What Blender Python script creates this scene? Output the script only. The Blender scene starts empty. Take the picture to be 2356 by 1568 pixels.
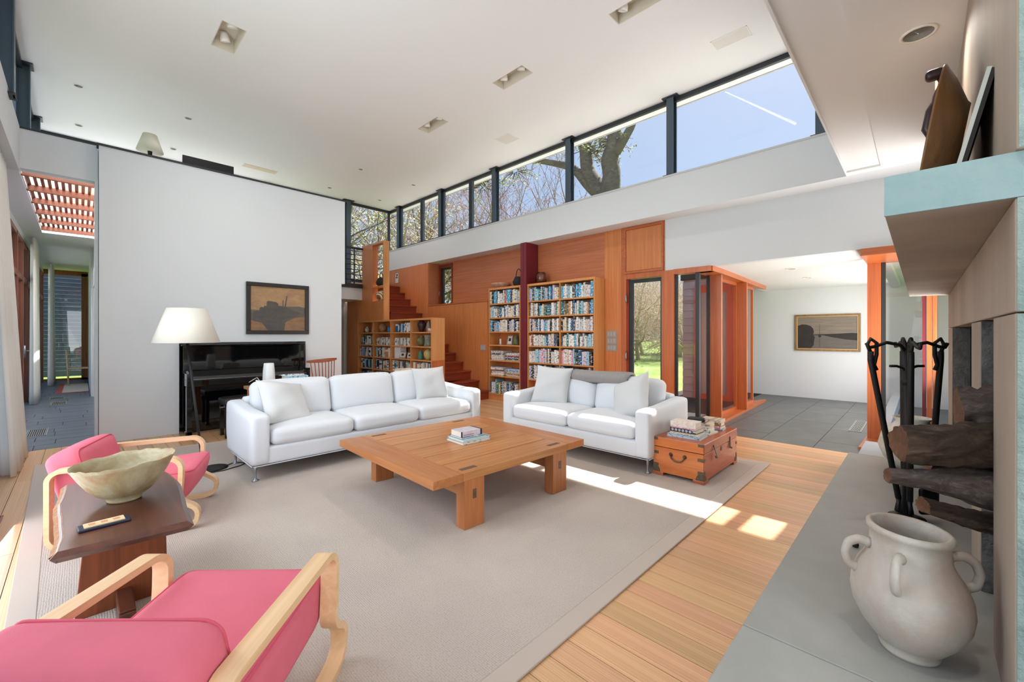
import bpy, bmesh, math, random
from math import sin, cos, pi, radians, sqrt
from mathutils import Vector, Matrix, Euler

# ------------------------------------------------------------------ scene, camera, light
scene = bpy.context.scene
COL = scene.collection
scene.view_settings.view_transform = 'Standard'
scene.view_settings.look = 'None'
scene.view_settings.gamma = 1.0
scene.view_settings.use_curve_mapping = False
scene.view_settings.exposure = -0.04
try:
    scene.cycles.use_denoising = True
    scene.cycles.max_bounces = 8
    scene.cycles.diffuse_bounces = 5
    scene.cycles.use_adaptive_sampling = True
    scene.cycles.adaptive_threshold = 0.07
    scene.cycles.adaptive_min_samples = 16
    scene.cycles.glossy_bounces = 4
    scene.cycles.transparent_max_bounces = 16
    scene.cycles.caustics_reflective = False
    scene.cycles.caustics_refractive = False
    scene.cycles.sample_clamp_indirect = 6.0
except Exception:
    pass

YAW = math.atan2(2119 - 1178, 966.6)
cam_data = bpy.data.cameras.new('camera')
cam_data.sensor_width = 36.0
cam_data.sensor_fit = 'HORIZONTAL'
cam_data.lens = 966.6 / 2356 * 36.0
cam_data.shift_y = (770 - 784) / 2356
cam_data.clip_start = 0.02
cam_data.clip_end = 400
cam = bpy.data.objects.new('camera', cam_data)
cam.location = (0, 0, 1.35)
cam.rotation_euler = (pi / 2, 0, YAW - pi / 2)
COL.objects.link(cam)
scene.camera = cam

world = bpy.data.worlds.new('world')
scene.world = world
world.use_nodes = True
wn, wl = world.node_tree.nodes, world.node_tree.links
wn.clear()
w_out = wn.new('ShaderNodeOutputWorld')
w_bg = wn.new('ShaderNodeBackground')
w_sky = wn.new('ShaderNodeTexSky')
w_sky.sky_type = 'NISHITA'
w_sky.sun_disc = False
w_sky.sun_elevation = radians(56)
w_sky.sun_rotation = radians(90)
w_sky.air_density = 1.0
w_sky.dust_density = 1.6
w_sky.ozone_density = 1.2
w_mix = wn.new('ShaderNodeMixRGB')
w_mix.inputs[0].default_value = 0.45
w_mix.inputs[2].default_value = (2.6, 3.5, 4.9, 1)
wl.new(w_sky.outputs[0], w_mix.inputs[1])
wl.new(w_mix.outputs[0], w_bg.inputs['Color'])
w_bg.inputs['Strength'].default_value = 0.165
wl.new(w_bg.outputs[0], w_out.inputs['Surface'])

def add_light(name, kind, loc, direction, energy, color=(1, 1, 1), size=None):
    d = bpy.data.lights.new(name, kind)
    d.energy = energy
    d.color = color
    if kind == 'AREA':
        d.shape = 'RECTANGLE'
        d.size, d.size_y = size
    o = bpy.data.objects.new(name, d)
    o.location = loc
    o.rotation_euler = Vector(direction).to_track_quat('-Z', 'Y').to_euler()
    COL.objects.link(o)
    return o

sun = add_light('sun', 'SUN', (12, 0, 15), (-1, 0.043, -1.5), 15.0, (1.0, 0.95, 0.87))
sun.data.angle = radians(0.53)
# daylight arriving through the glazing of the garden side and of the end wall (both behind the camera)
add_light('garden_window_daylight', 'AREA', (-0.66, 3.2, 1.62), (1, -0.12, 0.1), 140, (0.88, 0.94, 1.0), (2.9, 4.6))
add_light('garden_clerestory_daylight', 'AREA', (-0.72, 3.6, 4.25), (1, -0.1, 0.05), 105, (0.88, 0.94, 1.0), (0.9, 5.4))
add_light('end_window_daylight', 'AREA', (0.5, -2.85, 1.6), (0.3, 1, 0.15), 90, (0.92, 0.96, 1.0), (2.2, 2.6))
add_light('hall_window_daylight', 'AREA', (8.9, 0.42, 1.25), (0, 1, 0), 75, (1.0, 0.97, 0.92), (3.4, 2.0))

add_light('low_ceiling_fill', 'AREA', (6.35, -0.80, 1.3), (-0.35, 1, 0.8), 140, (1.0, 0.97, 0.93), (1.2, 1.8))  # unseen fill lamp added to brighten the low ceiling
add_light('skylight_daylight', 'AREA', (0.2, 9.7, 3.67), (0, 0, -1), 480, (0.94, 0.97, 1.0), (1.3, 3.9))
add_light('low_ceiling_near_fill', 'AREA', (-0.66, -1.0, 1.5), (1, 0.25, 0.45), 28, (0.95, 0.97, 1.0), (2.4, 3.0))  # extra fill beside the camera, added to lift the low ceiling

# ------------------------------------------------------------------ helpers
def lin(c):
    return tuple(((v / 255) / 12.92 if v / 255 <= 0.04045 else (((v / 255) + 0.055) / 1.055) ** 2.4) for v in c)

class MB:
    def __init__(self):
        self.v, self.f, self.m = [], [], []
    def add(self, vs, fs, mi=0):
        b = len(self.v)
        self.v.extend([tuple(p) for p in vs])
        self.f.extend([tuple(i + b for i in q) for q in fs])
        self.m.extend([mi] * len(fs))
        return self
    def box(self, x0, x1, y0, y1, z0, z1, mi=0):
        return self.add([(x0, y0, z0), (x1, y0, z0), (x1, y1, z0), (x0, y1, z0), (x0, y0, z1), (x1, y0, z1), (x1, y1, z1), (x0, y1, z1)],
                        [(0, 3, 2, 1), (4, 5, 6, 7), (0, 1, 5, 4), (1, 2, 6, 5), (2, 3, 7, 6), (3, 0, 4, 7)], mi)
    def hexa(self, p, mi=0):
        return self.add(p, [(0, 3, 2, 1), (4, 5, 6, 7), (0, 1, 5, 4), (1, 2, 6, 5), (2, 3, 7, 6), (3, 0, 4, 7)], mi)
    def prism(self, poly, a0, a1, axis='z', mi=0):
        n = len(poly)
        def P(p, a):
            return {'z': (p[0], p[1], a), 'y': (p[0], a, p[1]), 'x': (a, p[0], p[1])}[axis]
        vs = [P(p, a0) for p in poly] + [P(p, a1) for p in poly]
        fs = [tuple(range(n))[::-1], tuple(range(n, 2 * n))] + [(i, (i + 1) % n, n + (i + 1) % n, n + i) for i in range(n)]
        return self.add(vs, fs, mi)
    def tube(self, path, rad, n=8, cap=True, mi=0):
        pts = [Vector(p) for p in path]
        if not isinstance(rad, (list, tuple)):
            rad = [rad] * len(pts)
        vs, fs = [], []
        up = None
        for i, p in enumerate(pts):
            t = (pts[min(i + 1, len(pts) - 1)] - pts[max(i - 1, 0)])
            if t.length < 1e-9:
                t = Vector((0, 0, 1))
            t.normalize()
            if up is None:
                a = Vector((0, 0, 1)) if abs(t.z) < 0.9 else Vector((1, 0, 0))
                up = (a - t * a.dot(t)).normalized()
            else:
                up = up - t * up.dot(t)
                up = up.normalized() if up.length > 1e-6 else t.orthogonal().normalized()
            s = t.cross(up)
            for k in range(n):
                an = 2 * pi * k / n
                vs.append(p + (up * cos(an) + s * sin(an)) * rad[i])
        for i in range(len(pts) - 1):
            for k in range(n):
                a, b = i * n + k, i * n + (k + 1) % n
                fs.append((a, b, b + n, a + n))
        if cap:
            fs.append(tuple(range(n))[::-1])
            fs.append(tuple(range((len(pts) - 1) * n, len(pts) * n)))
        return self.add(vs, fs, mi)
    def lathe(self, prof, n=32, c=(0, 0, 0), mi=0, fn=None):
        vs, fs = [], []
        for i, (r, z) in enumerate(prof):
            for k in range(n):
                a = 2 * pi * k / n
                rr, zz = (r, z) if fn is None else fn(r, z, a, i)
                vs.append((c[0] + rr * cos(a), c[1] + rr * sin(a), c[2] + zz))
        for i in range(len(prof) - 1):
            for k in range(n):
                a, b = i * n + k, i * n + (k + 1) % n
                fs.append((a, b, b + n, a + n))
        if prof[0][0] > 1e-4:
            fs.append(tuple(range(n))[::-1])
        if prof[-1][0] > 1e-4 and prof[-1][0] != prof[0][0]:
            fs.append(tuple(range((len(prof) - 1) * n, len(prof) * n)))
        return self.add(vs, fs, mi)
    def rbox(self, c, s, r, n=10, puff=(0, 0, 0), mat=None, mi=0, warp=None):
        # rounded cushion-like box; puff swells the middle of each pair of faces
        r = min(r, min(s) * 0.49)
        vs, fs, idx = [], [], {}
        def key(i, j, k): return (i, j, k)
        def pos(i, j, k):
            q = []
            for t, L in ((i, s[0]), (j, s[1]), (k, s[2])):
                u = 2.0 * t / n - 1
                # denser near edges
                u = math.copysign(abs(u) ** 0.75, u)
                q.append(u * L / 2)
            inner = [max(-(s[a] / 2 - r), min(s[a] / 2 - r, q[a])) for a in range(3)]
            d = Vector([q[a] - inner[a] for a in range(3)])
            if d.length > 1e-9:
                d = d.normalized() * r
            p = Vector(inner) + d
            w = [1 - (2 * p[a] / s[a]) ** 2 if s[a] else 0 for a in range(3)]
            w = [max(0, x) for x in w]
            p = Vector((p.x + puff[0] * (p.x * 2 / s[0]) * w[1] * w[2], p.y + puff[1] * (p.y * 2 / s[1]) * w[0] * w[2], p.z + puff[2] * (p.z * 2 / s[2]) * w[0] * w[1]))
            if warp: p = warp(p)
            if mat is not None: p = mat @ p
            return p + Vector(c)
        def vid(i, j, k):
            kk = key(i, j, k)
            if kk not in idx:
                idx[kk] = len(vs)
                vs.append(pos(i, j, k))
            return idx[kk]
        for a in range(n):
            for b in range(n):
                fs.append((vid(a, b, 0), vid(a, b + 1, 0), vid(a + 1, b + 1, 0), vid(a + 1, b, 0)))
                fs.append((vid(a, b, n), vid(a + 1, b, n), vid(a + 1, b + 1, n), vid(a, b + 1, n)))
                fs.append((vid(a, 0, b), vid(a + 1, 0, b), vid(a + 1, 0, b + 1), vid(a, 0, b + 1)))
                fs.append((vid(a, n, b), vid(a, n, b + 1), vid(a + 1, n, b + 1), vid(a + 1, n, b)))
                fs.append((vid(0, a, b), vid(0, a, b + 1), vid(0, a + 1, b + 1), vid(0, a + 1, b)))
                fs.append((vid(n, a, b), vid(n, a + 1, b), vid(n, a + 1, b + 1), vid(n, a, b + 1)))
        return self.add(vs, fs, mi)
    def strip(self, path, w, t, y0=0.0, mi=0):
        # bent lamination: path in x,z; width w along y centred on y0; thickness t
        n = len(path)
        vs, fs = [], []
        for i in range(n):
            a, b = path[(i - 1) % n], path[(i + 1) % n]
            d = Vector((b[0] - a[0], b[1] - a[1])).normalized()
            nx, nz = -d.y, d.x
            p = path[i]
            for sgn in (-1, 1):
                for yy in (-w / 2, w / 2):
                    vs.append((p[0] + nx * sgn * t / 2, y0 + yy, p[1] + nz * sgn * t / 2))
        for i in range(n):
            j = (i + 1) % n
            A = [i * 4 + k for k in range(4)]
            B = [j * 4 + k for k in range(4)]
            fs += [(A[0], B[0], B[1], A[1]), (A[1], B[1], B[3], A[3]), (A[3], B[3], B[2], A[2]), (A[2], B[2], B[0], A[0])]
        return self.add(vs, fs, mi)
    def xf(self, M):
        self.v = [tuple(M @ Vector(p)) for p in self.v]
        return self
    def mesh(self, name, mats, smooth=False):
        me = bpy.data.meshes.new(name)
        me.from_pydata(self.v, [], self.f)
        for mt in (mats if isinstance(mats, (list, tuple)) else [mats]):
            me.materials.append(mt)
        if any(self.m):
            me.polygons.foreach_set('material_index', self.m)
        bm = bmesh.new()
        bm.from_mesh(me)
        bmesh.ops.recalc_face_normals(bm, faces=bm.faces)
        bm.to_mesh(me)
        bm.free()
        if smooth:
            me.polygons.foreach_set('use_smooth', [True] * len(me.polygons))
        me.update()
        return me

def obj(name, mb, mat, parent=None, smooth=False, bevel=0, loc=None, rot=None, sub=0, angle=None):
    me = mb if isinstance(mb, bpy.types.Mesh) else mb.mesh(name, mat, smooth)
    o = bpy.data.objects.new(name, me)
    COL.objects.link(o)
    if parent is not None: o.parent = parent
    if loc: o.location = loc
    if rot: o.rotation_euler = rot
    if bevel:
        b = o.modifiers.new('bevel', 'BEVEL')
        b.width = bevel; b.segments = 2; b.limit_method = 'ANGLE'; b.angle_limit = radians(40)
    if sub:
        s = o.modifiers.new('subsurf', 'SUBSURF'); s.levels = sub; s.render_levels = sub
    if angle:
        try: me.shade_auto_smooth(use_auto_smooth=True, angle=angle)
        except Exception: pass
    return o

def smooth_angle(o, deg=35):
    me = o.data
    me.polygons.foreach_set('use_smooth', [True] * len(me.polygons))
    bm = bmesh.new(); bm.from_mesh(me)
    for e in bm.edges:
        if len(e.link_faces) == 2 and e.calc_face_angle(0) > radians(deg):
            e.smooth = False
    bm.to_mesh(me); bm.free()
    return o

def tag(o, label, cat=None, group=None, kind=None):
    o['label'] = label
    if cat: o['category'] = cat
    if group: o['group'] = group
    if kind: o['kind'] = kind
    return o

def thing(name, label, cat, loc=(0, 0, 0), rotz=0.0, group=None):
    o = bpy.data.objects.new(name, None)
    COL.objects.link(o)
    o.location = loc
    o.rotation_euler = (0, 0, rotz)
    return tag(o, label, cat, group)

def struct(name, mb, mat, label=None, **k):
    o = obj(name, mb, mat, **k)
    o['kind'] = 'structure'
    if label: o['label'] = label
    return o

def child_copy(src, parent):
    c = src.copy(); COL.objects.link(c); c.parent = parent
    for g in src.children:
        child_copy(g, c)
    return c

def dup(root, loc, rotz, label):
    r = root.copy(); COL.objects.link(r); r.location = loc; r.rotation_euler = (0, 0, rotz); r['label'] = label
    for ch in list(root.children):
        child_copy(ch, r)
    return r

# ------------------------------------------------------------------ materials
MATS = {}
def new_mat(name):
    m = bpy.data.materials.new(name)
    m.use_nodes = True
    nt = m.node_tree
    b = nt.nodes['Principled BSDF']
    MATS[name] = m
    return m, nt, b

def coords(nt, scale=(1, 1, 1), kind='Object', rot=(0, 0, 0)):
    tc = nt.nodes.new('ShaderNodeTexCoord')
    mp = nt.nodes.new('ShaderNodeMapping')
    mp.inputs['Scale'].default_value = scale
    mp.inputs['Rotation'].default_value = rot
    nt.links.new(tc.outputs[kind], mp.inputs[0])
    return mp.outputs[0]

def ramp(nt, fac, stops):
    r = nt.nodes.new('ShaderNodeValToRGB')
    el = r.color_ramp.elements
    while len(el) > 1: el.remove(el[-1])
    el[0].position = stops[0][0]; el[0].color = (*stops[0][1], 1)
    for p, c in stops[1:]:
        e = el.new(p); e.color = (*c, 1)
    nt.links.new(fac, r.inputs[0])
    return r.outputs[0]

def noise(nt, vec, scale, detail=3, rough=0.55, dist=0.0):
    n = nt.nodes.new('ShaderNodeTexNoise')
    n.inputs['Scale'].default_value = scale
    n.inputs['Detail'].default_value = detail
    n.inputs['Roughness'].default_value = rough
    n.inputs['Distortion'].default_value = dist
    nt.links.new(vec, n.inputs['Vector'])
    return n.outputs['Fac']

def bump(nt, b, fac, strength, dist=0.01):
    bp = nt.nodes.new('ShaderNodeBump')
    bp.inputs['Strength'].default_value = strength
    bp.inputs['Distance'].default_value = dist
    nt.links.new(fac, bp.inputs['Height'])
    nt.links.new(bp.outputs[0], b.inputs['Normal'])

def rand_value(nt, col, lo, hi, hue=0.0):
    oi = nt.nodes.new('ShaderNodeObjectInfo')
    mr = nt.nodes.new('ShaderNodeMapRange')
    mr.inputs['To Min'].default_value = lo; mr.inputs['To Max'].default_value = hi
    nt.links.new(oi.outputs['Random'], mr.inputs['Value'])
    hs = nt.nodes.new('ShaderNodeHueSaturation')
    nt.links.new(mr.outputs[0], hs.inputs['Value'])
    if hue:
        m2 = nt.nodes.new('ShaderNodeMath'); m2.operation = 'MULTIPLY'; m2.inputs[1].default_value = 37.7
        m3 = nt.nodes.new('ShaderNodeMath'); m3.operation = 'FRACT'
        nt.links.new(oi.outputs['Random'], m2.inputs[0]); nt.links.new(m2.outputs[0], m3.inputs[0])
        m4 = nt.nodes.new('ShaderNodeMapRange'); m4.inputs['To Min'].default_value = 0.5 - hue; m4.inputs['To Max'].default_value = 0.5 + hue * 0.2
        nt.links.new(m3.outputs[0], m4.inputs['Value']); nt.links.new(m4.outputs[0], hs.inputs['Hue'])
    nt.links.new(col, hs.inputs['Color'])
    return hs.outputs[0]

def plain(name, rgb, rough=0.6, metal=0.0, var=0.0, vscale=3.0, bs=0.0, bscale=40.0, spec=None, coat=0.0, stretch=(1, 1, 1)):
    m, nt, b = new_mat(name)
    c = lin(rgb)
    b.inputs['Base Color'].default_value = (*c, 1)
    b.inputs['Roughness'].default_value = rough
    b.inputs['Metallic'].default_value = metal
    if spec is not None: b.inputs['Specular IOR Level'].default_value = spec
    if coat: b.inputs['Coat Weight'].default_value = coat
    if var:
        f = noise(nt, coords(nt, stretch), vscale, 4)
        nt.links.new(ramp(nt, f, [(0.3, tuple(x * (1 - var) for x in c)), (0.7, tuple(min(1, x * (1 + var)) for x in c))]), b.inputs['Base Color'])
    if bs:
        bump(nt, b, noise(nt, coords(nt), bscale, 3), bs)
    return m

def wood(name, dark, light, axis='y', fine=28.0, long=1.6, rough=0.42, rnd=(0.93, 1.07), hue=0.0, coat=0.0, contrast=(0.3, 0.7)):
    m, nt, b = new_mat(name)
    sc = {'x': (long, fine, fine), 'y': (fine, long, fine), 'z': (fine, fine, long)}[axis]
    f = noise(nt, coords(nt, sc), 1.0, 5, 0.6, 0.4)
    col = ramp(nt, f, [(contrast[0], lin(dark)), (contrast[1], lin(light))])
    nt.links.new(rand_value(nt, col, rnd[0], rnd[1], hue), b.inputs['Base Color'])
    b.inputs['Roughness'].default_value = rough
    if coat:
        b.inputs['Coat Weight'].default_value = coat; b.inputs['Coat Roughness'].default_value = 0.15
    bump(nt, b, f, 0.05, 0.004)
    return m

def glass_mat(name, tint=(1, 1, 1), refl=0.06):
    m = bpy.data.materials.new(name); m.use_nodes = True
    nt = m.node_tree; nt.nodes.clear()
    out = nt.nodes.new('ShaderNodeOutputMaterial')
    tr = nt.nodes.new('ShaderNodeBsdfTransparent'); tr.inputs[0].default_value = (*tint, 1)
    gl = nt.nodes.new('ShaderNodeBsdfGlossy'); gl.inputs['Roughness'].default_value = 0.0
    lw = nt.nodes.new('ShaderNodeLayerWeight'); lw.inputs['Blend'].default_value = 0.5
    pw_ = nt.nodes.new('ShaderNodeMath'); pw_.operation = 'POWER'; pw_.inputs[1].default_value = 5.0
    nt.links.new(lw.outputs['Facing'], pw_.inputs[0])
    fr = nt.nodes.new('ShaderNodeMath'); fr.operation = 'MULTIPLY_ADD'; fr.inputs[1].default_value = 0.7; fr.inputs[2].default_value = 0.035
    nt.links.new(pw_.outputs[0], fr.inputs[0])
    mx = nt.nodes.new('ShaderNodeMixShader')
    nt.links.new(fr.outputs[0], mx.inputs[0])
    nt.links.new(tr.outputs[0], mx.inputs[1]); nt.links.new(gl.outputs[0], mx.inputs[2])
    nt.links.new(mx.outputs[0], out.inputs[0])
    MATS[name] = m
    return m

WHITE = plain('white_paint', (213, 217, 221), 0.75, bs=0.02, bscale=120)
CEIL = plain('ceiling_paint', (230, 231, 232), 0.8)
BLACKM = plain('dark_steel', (48, 52, 58), 0.45, 0.3)
STEEL = plain('blue_grey_steel', (74, 88, 100), 0.42, 0.3)
FRAMEBLK = plain('black_window_frame', (40, 40, 42), 0.45)
CAPBLK = plain('black_cap', (44, 45, 48), 0.5)
REDST = plain('red_steel', (112, 32, 44), 0.42)
RIVET = plain('rivet_red', (135, 60, 70), 0.4)
GLASS = glass_mat('window_glass')
PLANK = wood('fir_plank', (194, 146, 98), (230, 188, 140), 'y', 24, 0.9, 0.32, (0.80, 1.10), 0.016, coat=0.15)
CHERRY_V = wood('cedar_panel_vertical', (186, 108, 58), (208, 134, 80), 'z', 40, 1.2, 0.4)
CHERRY_H = wood('cedar_panel_horizontal', (172, 98, 62), (194, 120, 82), 'y', 40, 1.2, 0.42)
CEDAR = wood('cedar_frame', (172, 88, 44), (196, 110, 60), 'z', 34, 1.2, 0.35, coat=0.15)
CEDAR_Y = wood('cedar_frame_horizontal', (172, 88, 44), (196, 110, 60), 'y', 34, 1.2, 0.35, coat=0.15)
FIRCASE = wood('bookcase_fir', (192, 126, 70), (214, 152, 94), 'z', 36, 1.3, 0.42)
STAIRW = wood('stair_mahogany', (122, 44, 22), (150, 62, 34), 'x', 30, 1.5, 0.32, coat=0.2)
TABLEW = wood('table_teak', (168, 106, 56), (198, 138, 82), 'x', 30, 1.4, 0.38, (0.86, 1.1), coat=0.1)
TABLEW_Y = wood('table_teak_cross', (162, 98, 52), (188, 124, 72), 'y', 30, 1.4, 0.38, coat=0.1)
TABLEW_Z = wood('table_teak_leg', (158, 94, 50), (184, 118, 68), 'z', 30, 1.4, 0.4)
WEDGE = wood('dark_wedge', (86, 62, 44), (108, 80, 58), 'x', 40, 4, 0.5)
WALNUT = wood('walnut', (66, 34, 22), (98, 54, 36), 'y', 22, 1.0, 0.36, coat=0.1)
WALNUT_Z = wood('walnut_base', (96, 46, 22), (130, 68, 36), 'z', 26, 1.2, 0.38)
BIRCH = wood('bent_birch', (214, 172, 126), (232, 198, 156), 'x', 26, 1.0, 0.4)
CHESTW = wood('camphor_chest', (186, 96, 40), (214, 124, 58), 'y', 20, 1.6, 0.35, coat=0.25)
CHESTX = wood('camphor_chest_long', (164, 78, 36), (190, 100, 52), 'x', 20, 1.6, 0.35, coat=0.25)
BRASS = plain('aged_brass', (96, 84, 66), 0.5, 0.5, var=0.3, vscale=60)
PINK = plain('pink_wool', (212, 104, 122), 0.85, bs=0.12, bscale=260, var=0.04, vscale=8)
PIPING = plain('pink_piping', (206, 84, 104), 0.8)
LINEN = plain('white_linen', (216, 219, 223), 0.9, bs=0.10, bscale=220)
PILLOW = plain('pale_pillow_cotton', (204, 205, 205), 0.9, bs=0.35, bscale=7)
METAL = plain('grey_cast_metal', (150, 156, 162), 0.38, 0.8)
THROW = plain('grey_wool_throw', (150, 145, 142), 0.95, bs=0.4, bscale=150, var=0.1, vscale=80)
BLACKGLOSS = plain('piano_lacquer', (10, 9, 10), 0.06, spec=0.6, coat=0.6)
BLACKMATT = plain('black_iron', (24, 22, 22), 0.55, 0.2)
SHADE = plain('cream_lampshade', (218, 214, 202), 0.85, bs=0.08, bscale=200)
GOLDIN = plain('gold_shade_lining', (206, 162, 90), 0.5, 0.3)
CERW = plain('white_ceramic', (226, 230, 230), 0.3)
SOOT = plain('soot_black', (20, 19, 19), 0.9)

def stone_mat(name, a, b_, rough=0.6, scale=3.0, bs=0.1, bscale=30, stretch=(1, 1, 1)):
    m, nt, b = new_mat(name)
    co = coords(nt, stretch)
    f = noise(nt, co, scale, 6, 0.6, 0.3)
    nt.links.new(rand_value(nt, ramp(nt, f, [(0.3, lin(a)), (0.7, lin(b_))]), 0.94, 1.06), b.inputs['Base Color'])
    b.inputs['Roughness'].default_value = rough
    bump(nt, b, noise(nt, coords(nt), bscale, 5, 0.6), bs, 0.02)
    return m
SLATE = stone_mat('slate_floor', (84, 86, 86), (104, 105, 104), 0.42, 2.2, 0.05)
SLATEB = stone_mat('slate_floor_blue', (82, 92, 104), (106, 114, 124), 0.36, 2.2, 0.05)
HEARTH = stone_mat('hearth_bluestone', (138, 138, 132), (156, 156, 150), 0.45, 1.6, 0.05)
HEARTHL = stone_mat('pale_bluestone', (150, 160, 166), (166, 174, 178), 0.5, 1.6, 0.05)
STONE = stone_mat('fireplace_sandstone', (142, 128, 114), (168, 152, 136), 0.65, 2.0, 0.06, 20, (1, 1, 0.25))
MANTEL_LIT = stone_mat('mantel_cool_lit_stone', (112, 138, 142), (136, 158, 160), 0.55, 3.0, 0.15, 40)
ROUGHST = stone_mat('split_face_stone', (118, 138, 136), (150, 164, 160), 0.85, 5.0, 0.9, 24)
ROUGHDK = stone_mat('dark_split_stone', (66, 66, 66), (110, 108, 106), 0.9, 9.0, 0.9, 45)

def rug_mat():
    m, nt, b = new_mat('woven_rug')
    co = coords(nt)
    v = nt.nodes.new('ShaderNodeTexVoronoi'); v.inputs['Scale'].default_value = 105
    v.inputs['Randomness'].default_value = 0.35
    nt.links.new(co, v.inputs['Vector'])
    big = noise(nt, co, 1.1, 3)
    mix = nt.nodes.new('ShaderNodeMath'); mix.operation = 'MULTIPLY_ADD'
    nt.links.new(v.outputs['Distance'], mix.inputs[0]); mix.inputs[1].default_value = 0.55
    m2 = nt.nodes.new('ShaderNodeMath'); m2.operation = 'MULTIPLY'; m2.inputs[1].default_value = 0.5
    nt.links.new(big, m2.inputs[0]); nt.links.new(m2.outputs[0], mix.inputs[2])
    nt.links.new(ramp(nt, mix.outputs[0], [(0.25, lin((198, 186, 174))), (0.8, lin((158, 146, 138)))]), b.inputs['Base Color'])
    b.inputs['Roughness'].default_value = 0.95
    inv = nt.nodes.new('ShaderNodeMath'); inv.operation = 'SUBTRACT'; inv.inputs[0].default_value = 1.0
    nt.links.new(v.outputs['Distance'], inv.inputs[1])
    bump(nt, b, inv.outputs[0], 0.5, 0.006)
    return m
RUG = rug_mat()
RUGB = plain('rug_binding', (186, 172, 160), 0.9, bs=0.1, bscale=300)
# ------------------------------------------------------------------ setting: floors
rng = random.Random(7)
CZ = 4.83          # high ceiling
LZ = 3.13          # low ceiling
XW = 6.33          # cedar wall plane
XB = 6.0           # beam plane
XL = -0.49         # garden-side fascia plane
YB = 10.75         # rear glass

floor = struct('floor', MB().box(-0.8, 6.12, -3.0, 10.75, -0.12, -0.012), SOOT, 'pale fir plank floor of the living room')
unit = {}
def plank_mesh():
    return MB().box(-0.5, 0.5, -0.5, 0.5, -0.011, 0.0).mesh('plank', PLANK)
pm = plank_mesh()
nx = 54
pw = 6.92 / nx
for i in range(nx):
    x = -0.8 + pw * (i + 0.5)
    cuts = [-1.2]
    if -0.25 < x < 5.0:
        cuts = [0.30] if x > 0.2 else [-0.6]
        # the stretch under the rug is one hidden board
        segs = [(cuts[0], 1.9 + rng.uniform(-0.3, 0.5)), None]
        y1 = segs[0][1]
        y2 = 5.0 + rng.uniform(-0.5, 0.5)
        segs = [(cuts[0], y1), (y1, y2), (y2, 7.42)]
        if x > 3.2: segs[-1] = (y2, 10.0)
    else:
        y = cuts[0] if x < 0 else 0.30
        segs = []
        while y < (7.42 if x < 0.2 else 9.0):
            y2 = y + rng.uniform(1.6, 3.4)
            y2 = min(y2, 7.42 if x < 0.2 else 9.0)
            segs.append((y, y2)); y = y2
    for (a, b) in segs:
        o = obj('plank', pm, None, floor)
        o.location = (x, (a + b) / 2, rng.uniform(-0.0008, 0.0))
        o.scale = (pw - 0.0035, b - a - 0.003, 1)

# hall slate
hall_floor = struct('floor_hall', MB().box(5.66, 12.0, -3.0, 4.2, -0.14, -0.013), SOOT, 'grey slate tile floor of the hall')
tm = MB().box(-0.5, 0.5, -0.5, 0.5, -0.012, 0.0).mesh('slate_tile', SLATE)
for r in range(6):
    y0 = -0.75 + r * 0.56
    off = 0.0 if r % 2 else 0.45
    x = 6.12
    first = True
    while x < 10.9:
        w = (0.92 - off if first else 0.92)
        first = False
        x2 = min(10.9, x + w)
        o = obj('slate_tile', tm, None, hall_floor)
        o.location = ((x + x2) / 2, y0 + 0.28, rng.uniform(-0.001, 0))
        o.scale = (x2 - x - 0.006, 0.554, 1)
        x = x2
# corridor slate
cor_floor = struct('floor_corridor', MB().box(-0.8, 3.2, 7.42, 18.3, -0.14, -0.013), SOOT, 'blue grey slate plank floor of the corridor')
tm2 = MB().box(-0.5, 0.5, -0.5, 0.5, -0.012, 0.0).mesh('slate_tile', SLATEB)
y = 7.425
row = 0
while y < 18.2:
    x = -0.8 - rng.uniform(0, 0.5)
    while x < 1.0:
        x2 = x + 0.62
        o = obj('slate_tile', tm2, None, cor_floor)
        xa, xb = max(-0.8, x), min(1.0, x2)
        if xb - xa > 0.02:
            o.location = ((xa + xb) / 2, y + 0.15, rng.uniform(-0.001, 0)); o.scale = (xb - xa - 0.006, 0.294, 1)
        else:
            bpy.data.objects.remove(o)
        x = x2
    y += 0.30; row += 1

# ------------------------------------------------------------------ ceilings
def plate(x0, x1, y0, y1, z0, z1, holes):
    xs = sorted({x0, x1, *[h[0] for h in holes], *[h[1] for h in holes]})
    ys = sorted({y0, y1, *[h[2] for h in holes], *[h[3] for h in holes]})
    mb = MB()
    for i in range(len(xs) - 1):
        for j in range(len(ys) - 1):
            cx, cy = (xs[i] + xs[i + 1]) / 2, (ys[j] + ys[j + 1]) / 2
            if any(h[0] < cx < h[1] and h[2] < cy < h[3] for h in holes): continue
            mb.box(xs[i], xs[i + 1], ys[j], ys[j + 1], z0, z1)
    return mb
SPOTS = [(1.09, 1.33, 5.54, 6.11), (3.97, 4.20, 3.69, 4.25), (3.97, 4.20, 5.53, 6.105), (4.0, 4.22, 1.87, 2.435)]
struct('ceiling', plate(-0.62, 6.37, 0.55, 10.95, CZ, CZ + 0.14, SPOTS), CEIL, 'high flat white ceiling of the living room')
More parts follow.
